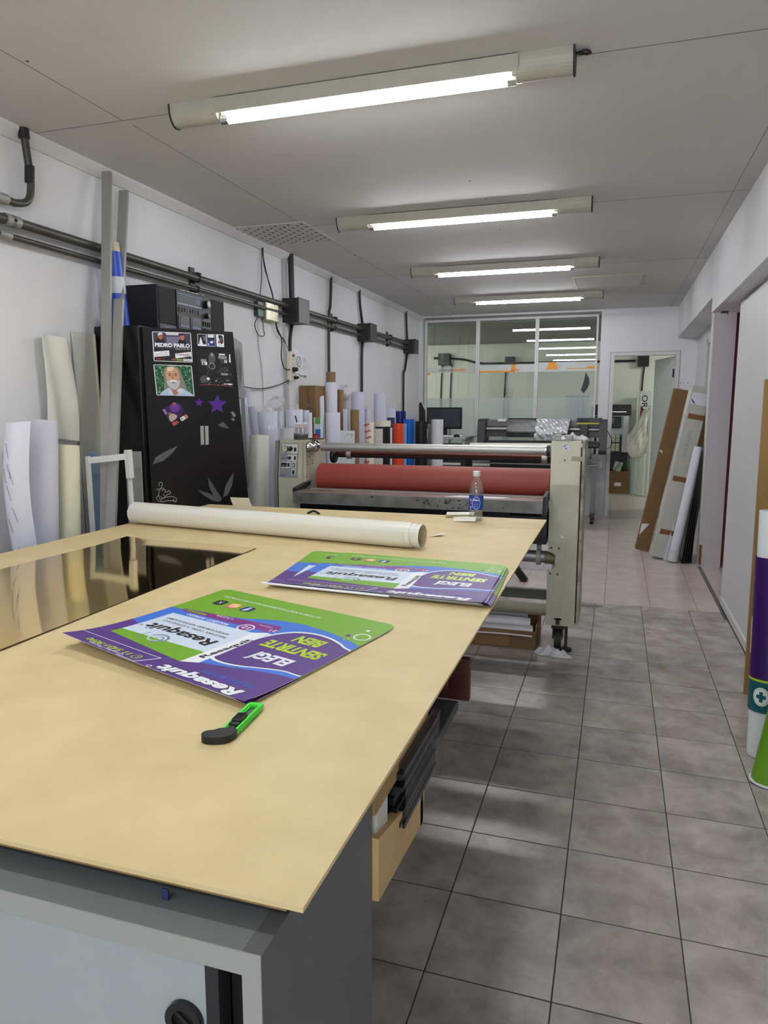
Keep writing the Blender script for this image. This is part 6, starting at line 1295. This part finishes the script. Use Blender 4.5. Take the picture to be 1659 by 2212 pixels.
q = MB(); q.box((-1.35, 8.2, .84), (-.9, 8.5, .85), W1); q.cyl((-1.6, 8.25, .90), (-.3, 8.45, .90), .04, vinyl_m, 20); q.box((-1.7, 8.1, .80), (-.3, 8.55, .84), M('low_table_grey', (170, 172, 170), .5))
q.box((-1.68, 8.12, 0), (-1.62, 8.5, .8), dark_m)
solo(q, 'side_table', 'low table with white vinyl on it, seen between the bars of the machine', 'table')

# ================================================================== LEANING BOXES AT THE POST
def leanbox(pb, pt, Y, w_, d_, mat, name, lab, cat, grp=None, yt=None):
    a_ = at(*pb, Y=Y); a_.z = .0; b_ = at(*pt, Y=yt or Y)
    return a_, b_
a_ = at(1386, 1190, Z=0); b_ = at(1471, 841, Y=a_.y + .02)
t = thing('brown_long_box', 'long flat brown cardboard box leaning leftmost at the white post', 'box', a_.to_tuple())
q = MB(); q.obox(a_ + Vector((.0, .0, .012)), b_, (1, .1, 0), .125, .05, kraft2_m, .003); q.build('carton', t)
zz = (b_ - a_).normalized(); xx = Vector((1, .1, 0)); xx = (xx - zz * xx.dot(zz)).normalized(); nn = zz.cross(xx); nn = nn if nn.y < 0 else -nn
q = MB(); o_ = a_ + zz * .17 + nn * .0255 - xx * .06
q.prism([o_ - zz * .02, o_ + xx * .05 + zz * .07, o_ + xx * .065 + zz * .10, o_ + zz * .09], nn * .001, paper_m); o_ = a_ + zz * .95 + nn * .0255 - xx * .06; q.prism([o_, o_ + xx * .035 - zz * .02, o_ + xx * .02 + zz * .01, o_ + zz * .012], nn * .001, paper_m); q.build('torn_tape', t)
a1 = at(1418, 1205, Z=0); b1 = at(1505, 836, Y=a1.y + .03)
t = thing('white_long_box', 'long worn white box with brown tape bands leaning against the post', 'box', a1.to_tuple())
q = MB(); q.obox(a1 + Vector((.02, 0, .015)), b1 + Vector((.03, 0, 0)), (1, .12, 0), .155, .13, M('worn_white_carton', (196, 196, 188), .6, var=.08, scale=9), .004); q.build('carton', t)
zz = (b1 + Vector((.03, 0, 0)) - a1 - Vector((.02, 0, 0))).normalized(); xx = Vector((1, .12, 0)); xx = (xx - zz * xx.dot(zz)).normalized(); nn = zz.cross(xx); nn = nn if nn.y < 0 else -nn
base_ = a1 + Vector((.02, 0, .015)); LL = (b1 + Vector((.03, 0, 0)) - base_).length
for k in (.155, .47, .83):
    q = MB(); o_ = base_ + zz * (LL * k) + nn * .0655; q.prism([o_ - xx * .055 - zz * .022, o_ + xx * .078 - zz * .022, o_ + xx * .078 + zz * .022, o_ - xx * .055 + zz * .024], nn * .001, M('brown_packing_tape', (134, 88, 52), .4)); q.build('tape_band', t)
q = MB(); o_ = base_ + zz * (LL * .93) + nn * .0655; q.prism([o_ - xx * .06 - zz * .05, o_ + xx * .074 - zz * .05, o_ + xx * .074 + zz * .05, o_ - xx * .06 + zz * .05], nn * .001, paper_m); n2 = nn * .0016
for k in range(3): q.prism([o_ - xx * .05 + zz * (.035 - k * .012) + n2, o_ + xx * .068 + zz * (.035 - k * .012) + n2, o_ + xx * .068 + zz * (.032 - k * .012) + n2, o_ - xx * .05 + zz * (.032 - k * .012) + n2], nn * .0002, LV)
q.prism([o_ - xx * .058 - zz * .02 + n2, o_ - xx * .03 - zz * .045 + n2, o_ - xx * .02 - zz * .04 + n2, o_ - xx * .058 - zz * .005 + n2], nn * .0002, lab_m); q.build('shipping_label', t)
q = MB(); put_text(q, 'SHINE NEW', base_ + zz * (LL * .60) + nn * .066 + xx * .01, zz, -xx, .035, M('faint_pencil', (160, 160, 154), .7), width=.24, lift=0)
sd2 = -xx; o_ = base_ + sd2 * .0785 + nn * -.02; put_text(q, 'ORAJET FOTOGRAFICO', o_ + zz * (LL * .42) + sd2 * .0006, zz, sd2.cross(zz) * 1, .03, lab_m, width=.62, lift=0, bold=.02); put_text(q, 'ORACAL 3651', o_ + zz * (LL * .06) + sd2 * .0006, zz, sd2.cross(zz), .03, ink_m, width=.32, lift=0, bold=.02); q.build('printing', t)
q = MB(); o_ = base_ + zz * (LL * .56) + nn * .0655; q.prism([o_ - xx * .05, o_ + xx * .03 + zz * .02, o_ + xx * .072 + zz * .01, o_ + xx * .02 + zz * .0, o_ - xx * .04 - zz * .02], nn * .001, M('yellowed_tape_solid', (206, 204, 168), .4)); q.build('torn_tape', t)
a2 = at(1452, 1213, Z=0); a2.y -= .02; b2 = at(1513, 965, Y=a2.y + .03)
t = thing('white_tube_roll', 'smooth white roll leaning in front of the worn white box', 'roll', a2.to_tuple())
q = MB(); q.spiral(a2 + Vector((0, -.005, .012)), b2 + Vector((-.01, -.005, 0)), .042, W1, 2.0, start=2.5); q.build('sheet', t)
q = MB(); q.ring(a2 + Vector((0, -.005, .01)), a2 + Vector((0, -.005, .012)) + (b2 - a2).normalized() * .10, .0445, .042, M('label_strip_white', (206, 208, 214), .5)); q.build('paper_band', t)
q = MB(); a3 = at(1436, 1209, Z=0); b3 = at(1503, 975, Y=a3.y + .04); q.obox(a3, b3, (1, .2, 0), .03, .004, W1); solo(q, 'white_lath', 'flat white sheet edge between the white box and the smooth roll', 'slat')
for k in range(5):
    q = MB(); x_ = .585 + k * .022; q.obox((x_, 6.72 + .01 * k, .0), (.702 + .002 * k, 6.76 + .012 * k, 1.02 - .03 * k), (0, 1, 0), .24, .004, M('black_panel', (16, 18, 18), .35)); solo(q, 'black_sheet', 'thin black panel leaning behind the smooth white roll, beside the post', 'panel', 'black panels leaning at the post')
q = MB(); a4 = (.64, 7.02, .0); q.obox(a4, (.80, 7.05, 1.50), (1, 0, 0), .12, .06, kraft_m); solo(q, 'brown_carton', 'brown cardboard piece showing behind the white long box', 'box')

# ================================================================== TUBES AT THE RIGHT EDGE
t = thing('brown_board', 'tall narrow brown cardboard board at the right edge', 'board', (.67, 3.6, 0))
q = MB(); q.prism([at(1605, 1496, Z=0), (.735, 3.60, 0), (.738, 3.58, 1.47), at(1651, 820, Y=3.64)], (0, -.02, 0), M('cardboard_tan', (158, 124, 74), .8, var=.05, scale=5)); q.build('board', t)
g_ = Vector((.605, 3.09, 0)); rr_ = .062
c_ = at(1608, 1640, Z=0); pc_ = Vector((c_.x + .078, c_.y + .06, .002)); tt_ = at(1645, 1117, Y=pc_.y); ptop = Vector((tt_.x + .062, pc_.y + .05, .955))
t = thing('purple_print_roll', 'roll printed purple with a teal band and a white cross at the right edge', 'roll', pc_.to_tuple())
ax_ = (ptop - pc_); Ltot = ax_.length; ax_.normalize(); pp_m = M('roll_print_purple', (58, 22, 96), .4); teal = M('roll_print_teal', (18, 92, 100), .4); R_ = .066
q = MB(); q.spiral(pc_, ptop, R_, white_m, 1.5, start=3.5, inner=paper_m); q.build('sheet', t)
def frac(f0, f1, m, nm, r=R_ + .0008):
    q = MB(); q.ring(pc_ + ax_ * Ltot * f0, pc_ + ax_ * Ltot * f1, r, r - .001, m, 40); return q.build(nm, t)
frac(.325, .815, pp_m, 'purple_print'); frac(.192, .318, teal, 'teal_band'); frac(.317, .326, lime_m, 'green_line', R_ + .001)
crs = MB(); th = math.atan2(-pc_.y, -pc_.x) - .30; rd_ = Vector((math.cos(th), math.sin(th), 0)); rd_ = (rd_ - ax_ * rd_.dot(ax_)).normalized(); sd3 = ax_.cross(rd_)
cc = pc_ + ax_ * Ltot * .258
def cp3(u, v, r=R_ + .0018): a_ = u / R_; return cc + ax_ * v + (rd_ * math.cos(a_) + sd3 * math.sin(a_)) * r - rd_ * 0
n_ = 28; n3 = 5
for j in range(n3): crs.add([cp3(.030 * f_ * math.cos(2 * PI * k / n_), .036 * f_ * math.sin(2 * PI * k / n_)) for f_ in (j / n3 + .001, (j + 1) / n3) for k in range(n_)], [(k, (k + 1) % n_, n_ + (k + 1) % n_, n_ + k) for k in range(n_)], white_m)
crs.add([cp3(.026 * math.cos(2 * PI * k / n_), .032 * math.sin(2 * PI * k / n_), R_ + .0022) for k in range(n_)] + [cp3(.024 * math.cos(2 * PI * k / n_), .030 * math.sin(2 * PI * k / n_), R_ + .0022) for k in range(n_)], [(k, (k + 1) % n_, n_ + (k + 1) % n_, n_ + k) for k in range(n_)], lime_m)
for (u, v) in ((.006, .020), (.0165, .0072)):
    for k in range(6): u0 = -u + 2 * u * k / 6; u1 = u0 + u / 3; crs.add([cp3(u0, -v, R_ + .003), cp3(u1, -v, R_ + .003), cp3(u1, v, R_ + .003), cp3(u0, v, R_ + .003)], [(0, 1, 2, 3)], teal)
crs.build('cross_emblem', t)
q = MB(); lw = th - .62
def cpz(a_, f_, r=R_ + .0014): return pc_ + ax_ * Ltot * f_ + (rd_ * math.cos(a_) + sd3 * math.sin(a_)) * r
s3 = 1 if (sd3.y > 0) else -1
for k in range(6): q.add([cpz(s3 * (.95 + k * .03), .42), cpz(s3 * (.98 + k * .03), .42), cpz(s3 * (.98 + k * .03), .57), cpz(s3 * (.95 + k * .03), .57)], [(0, 1, 2, 3)], white_m)
q.build('white_patch', t)
kb_ = pc_ + Vector((.045, .12, 0)); 
q = MB(); q.ring(kb_, kb_ + Vector((.035, .02, 1.06)), .05, .044, kraft_m); solo(q, 'cardboard_tube', 'brown cardboard tube behind the purple printed roll', 'tube')
gb = at(1640, 1697, Z=0); gb = Vector((gb.x + .022, gb.y + .03, .004)); gt = gb + Vector((.115, .02, .74)); 
t = thing('green_print_roll', 'green printed roll leaning in front of the purple one at the right edge', 'roll', gb.to_tuple())
q = MB(); q.spiral(gb, gt, .052, M('roll_print_green', (104, 158, 32), .35), 1.6, start=3.0, inner=white_m); q.build('sheet', t)
q = MB(); q.ring(gb - Vector((0, 0, .002)), gb + (gt - gb).normalized() * .006, .0528, .046, white_m); q.build('white_rim', t)
q = MB(); gz = (gt - gb).normalized(); th = math.atan2(-gb.y, -gb.x); rd4 = Vector((math.cos(th), math.sin(th), 0)); rd4 = (rd4 - gz * rd4.dot(gz)).normalized(); sd4 = gz.cross(rd4)
def g4(a_, z, r=.0532): return gb + gz * z + (rd4 * math.cos(a_) + sd4 * math.sin(a_)) * r
vs, fs, W = text_geo('LEA ATENTAMENTE', .02); q.add([g4(.45 - (b * .022) / .053, .10 + a_ / W * .30) for a_, b in vs], fs, white_m)
q.build('lettering', t)
q = MB(); q.add([g4(-.95, .26, .0545), g4(-.7, .25, .0545), g4(-.5, .24, .0545), g4(-.45, .30, .0545), g4(-.6, .325, .0545), g4(-.75, .345, .0545)], [(0, 1, 5), (1, 4, 5), (1, 2, 3), (1, 3, 4)], clear('frosty_tape', (.95, .95, .95), .1, .45, (.8, .85, .78))); q.build('tape_piece', t)

# ================================================================== ROOM BEYOND THE DOOR
s = lambda px, py, Y: at(px, py, Y=Y)
t = thing('office_printer', 'tall office printer with a black top and blue stripe seen through the doorway', 'printer', (.0, 12.1, 0)); Yp = 11.9
x0_ = -.38; x1_ = s(1363, 900, Yp).x; zt = s(1340, 874, Yp).z; wp = M('printer_white', (208, 214, 214), .4)
zz1 = s(1340, 897, Yp).z; q = MB(); q.box((x0_, Yp, zz1), (x1_, Yp + .5, zt), M('printer_black', (26, 27, 30), .4), .01); q.box((x0_ + .1, Yp - .002, zz1 + .05), (x1_ - .07, Yp, zz1 + .055), chrome_m); q.build('scanner_lid', t)
zb2 = s(1340, 938, Yp).z; zbase = s(1340, 978, Yp).z
q = MB(); q.box((x0_, Yp + .03, zb2 - .02), (x1_ - .03, Yp + .5, zz1), wp, .01); q.box((x1_ - .12, Yp, zbase), (x1_ - .03, Yp + .5, zz1 - .01), wp, .02); q.build('body', t)
q = MB(); q.box((x0_, Yp - .03, zz1 - .20), (x1_ - .14, Yp + .03, zz1 - .02), M('printer_black', (26, 27, 30), .4), .01); q.box((x0_ + .1, Yp - .032, zz1 - .12), (x1_ - .25, Yp - .03, zz1 - .04), M('display_grey', (70, 74, 80), .2)); q.build('control_display', t)
q = MB(); q.box((x0_, Yp + .01, zb2 - .035), (x1_ - .12, Yp + .03, zb2), M('printer_blue_stripe', (40, 110, 190), .4)); q.build('blue_stripe', t)
q = MB(); q.box((x0_, Yp + .01, zbase - .02), (x1_ - .12, Yp + .5, zb2 - .035), M('ink_cabinet_black', (24, 25, 30), .4)); q.build('ink_cabinet', t)
for i in range(2):
    for j in range(2):
        cx_ = s(1325 + 9.5 * i, 945, Yp).x; cz_ = s(1330, 946 + j * 20, Yp).z; q = MB(); q.box((cx_ - .028, Yp + .003, cz_ - .062), (cx_ + .028, Yp + .01, cz_ + .062), M('ink_door_cream', (206, 204, 184), .4), .008); q.box((cx_ - .012, Yp + .001, cz_ - .01), (cx_ + .012, Yp + .003, cz_ + .0), greytxt_m); q.build('cartridge_door', t)
q = MB(); q.box((x0_, Yp + .05, s(1340, 1015, Yp).z), (x1_ - .02, Yp + .5, zbase - .02), black_m); solo(q, 'black_drawer_unit', 'black drawer unit between the printer and the brown carton', 'cabinet')
t = thing('brown_carton', 'brown carton with a white label on the floor beyond the doorway', 'box', (0, 12.0, 0)); b0 = s(1316, 1017, Yp); b1_ = s(1357, 1057, Yp)
q = MB(); q.box((x0_, Yp, .0), (b1_.x, Yp + .5, b0.z), kraft2_m, .005); q.box((x0_, Yp - .001, b0.z - .13), (b1_.x, Yp, b0.z - .127), seam_m); q.build('carton', t)
q = MB(); a_ = s(1327, 1042, Yp); b_ = s(1341, 1050, Yp); q.box((a_.x, Yp - .002, b_.z), (b_.x, Yp - .001, a_.z), paper_m); q.build('white_label', t)
q = MB(); a_ = s(1332, 996, Yp - .05); q.obox((a_.x, Yp - .03, b0.z + .003), (a_.x + .04, Yp - .03, b0.z + .15), (1, 0, 0), .12, .05, M('green_white_pack', (196, 208, 190), .4, rgb2=(40, 84, 48), scale=14)); solo(q, 'paper_pack', 'green and white paper pack on the brown carton', 'pack')
Yo = 12.2; a_ = s(1377, 845, Yo); b_ = s(1405, 895, Yo)
t = thing('film_carton', 'tall white carton with black outlined letters behind the white bag', 'box', (a_.x, Yo, 0)); q = MB(); q.box((a_.x, Yo, 0), (b_.x, Yo + .2, a_.z), M('carton_off_white', (206, 208, 204), .5)); q.build('carton', t)
q = MB(); put_text(q, 'ORAFOL', (a_.x + .075, Yo - .001, a_.z - .06), (0, 0, -1), (1, 0, 0), .085, M('carton_outline_grey', (70, 70, 72), .5), width=.56, bold=.02, lift=0); q.prism([(a_.x + .06, Yo - .0006, a_.z - .22), (a_.x + .13, Yo - .0006, a_.z - .34), (a_.x + .13, Yo - .0006, a_.z - .42), (a_.x + .05, Yo - .0006, a_.z - .42)], (0, -.0004, 0), M('carton_dark_red', (140, 24, 36), .5)); q.box((a_.x + .035, Yo - .001, a_.z - .5), (a_.x + .04, Yo, a_.z), ink_m); q.build('printing', t)
def back_roll(pl, pr_, ptop, pbot, Y, lab, m_=W2):
    a_ = s(pl, ptop, Y); b_ = s(pr_, ptop, Y); r = (b_.x - a_.x) / 2; q = MB(); q.spiral((a_.x + r, Y, .003), (a_.x + r, Y, a_.z), r, m_, 1.7); solo(q, 'paper_roll', lab, 'roll', 'rolls beyond the doorway')
back_roll(1401, 1415, 876, 1065, 11.55, 'tall white roll beside the open door leaf', M('roll_mint_white', (216, 224, 216), .4))
back_roll(1359, 1382, 960, 1057, 12.0, 'grey-green roll beneath the white bag', M('roll_sage', (170, 184, 174), .5))
back_roll(1380, 1400, 950, 1065, 11.7, 'film-wrapped white roll beneath the white bag', M('roll_mint_white', (216, 224, 216), .4))
def bag(u, v):
    P = [(1400, 890), (1376, 905), (1364, 940), (1357, 968), (1353, 984), (1375, 986), (1402, 982)]
    a_ = 2 * PI * u; zc_ = 1.31 - .72 * v; wd = .06 + .20 * min(1, v * 1.5) * (1 - .25 * max(0, v - .8) * 5 * .2); cxx = .44 - .14 * v
    rr = 1 + .10 * math.sin(5 * a_ + 9 * v) + .09 * math.sin(9 * a_ - 13 * v) + .08 * math.sin(17 * a_ + 21 * v); k_ = math.sin(PI * min(1, max(0.0, v * .97 + .03))) ** .35 if v > .5 else 1
    return Vector((cxx + wd * .72 * rr * k_ * math.cos(a_), 11.65 + .13 * rr * k_ * math.sin(a_), zc_ + .012 * math.sin(11 * a_)))
q = MB(); q.grid(bag, 60, 40, M('glossy_white_bag', (232, 230, 218), .3, bump=.4, bscale=12)); solo(q, 'white_bag', 'crumpled glossy white bag hanging over the rolls beyond the doorway', 'bag')
for pl, pr_, ptop, lab in ((1090, 1103, 856, 'pale roll seen through the middle pane'), (1224, 1254, 854, 'left of two pale rolls behind the right pane'), (1256, 1276, 854, 'right of two pale rolls behind the right pane')):
    Y = 10.6; a_ = s(pl, ptop, Y); b_ = s(pr_, ptop, Y); r = (b_.x - a_.x) / 2; q = MB(); q.spiral((a_.x + r, Y, .003), (a_.x + r, Y, a_.z), r, M('roll_behind_glass', (196, 208, 220), .5), 1.7); solo(q, 'paper_roll', lab, 'roll', 'rolls behind the glass')
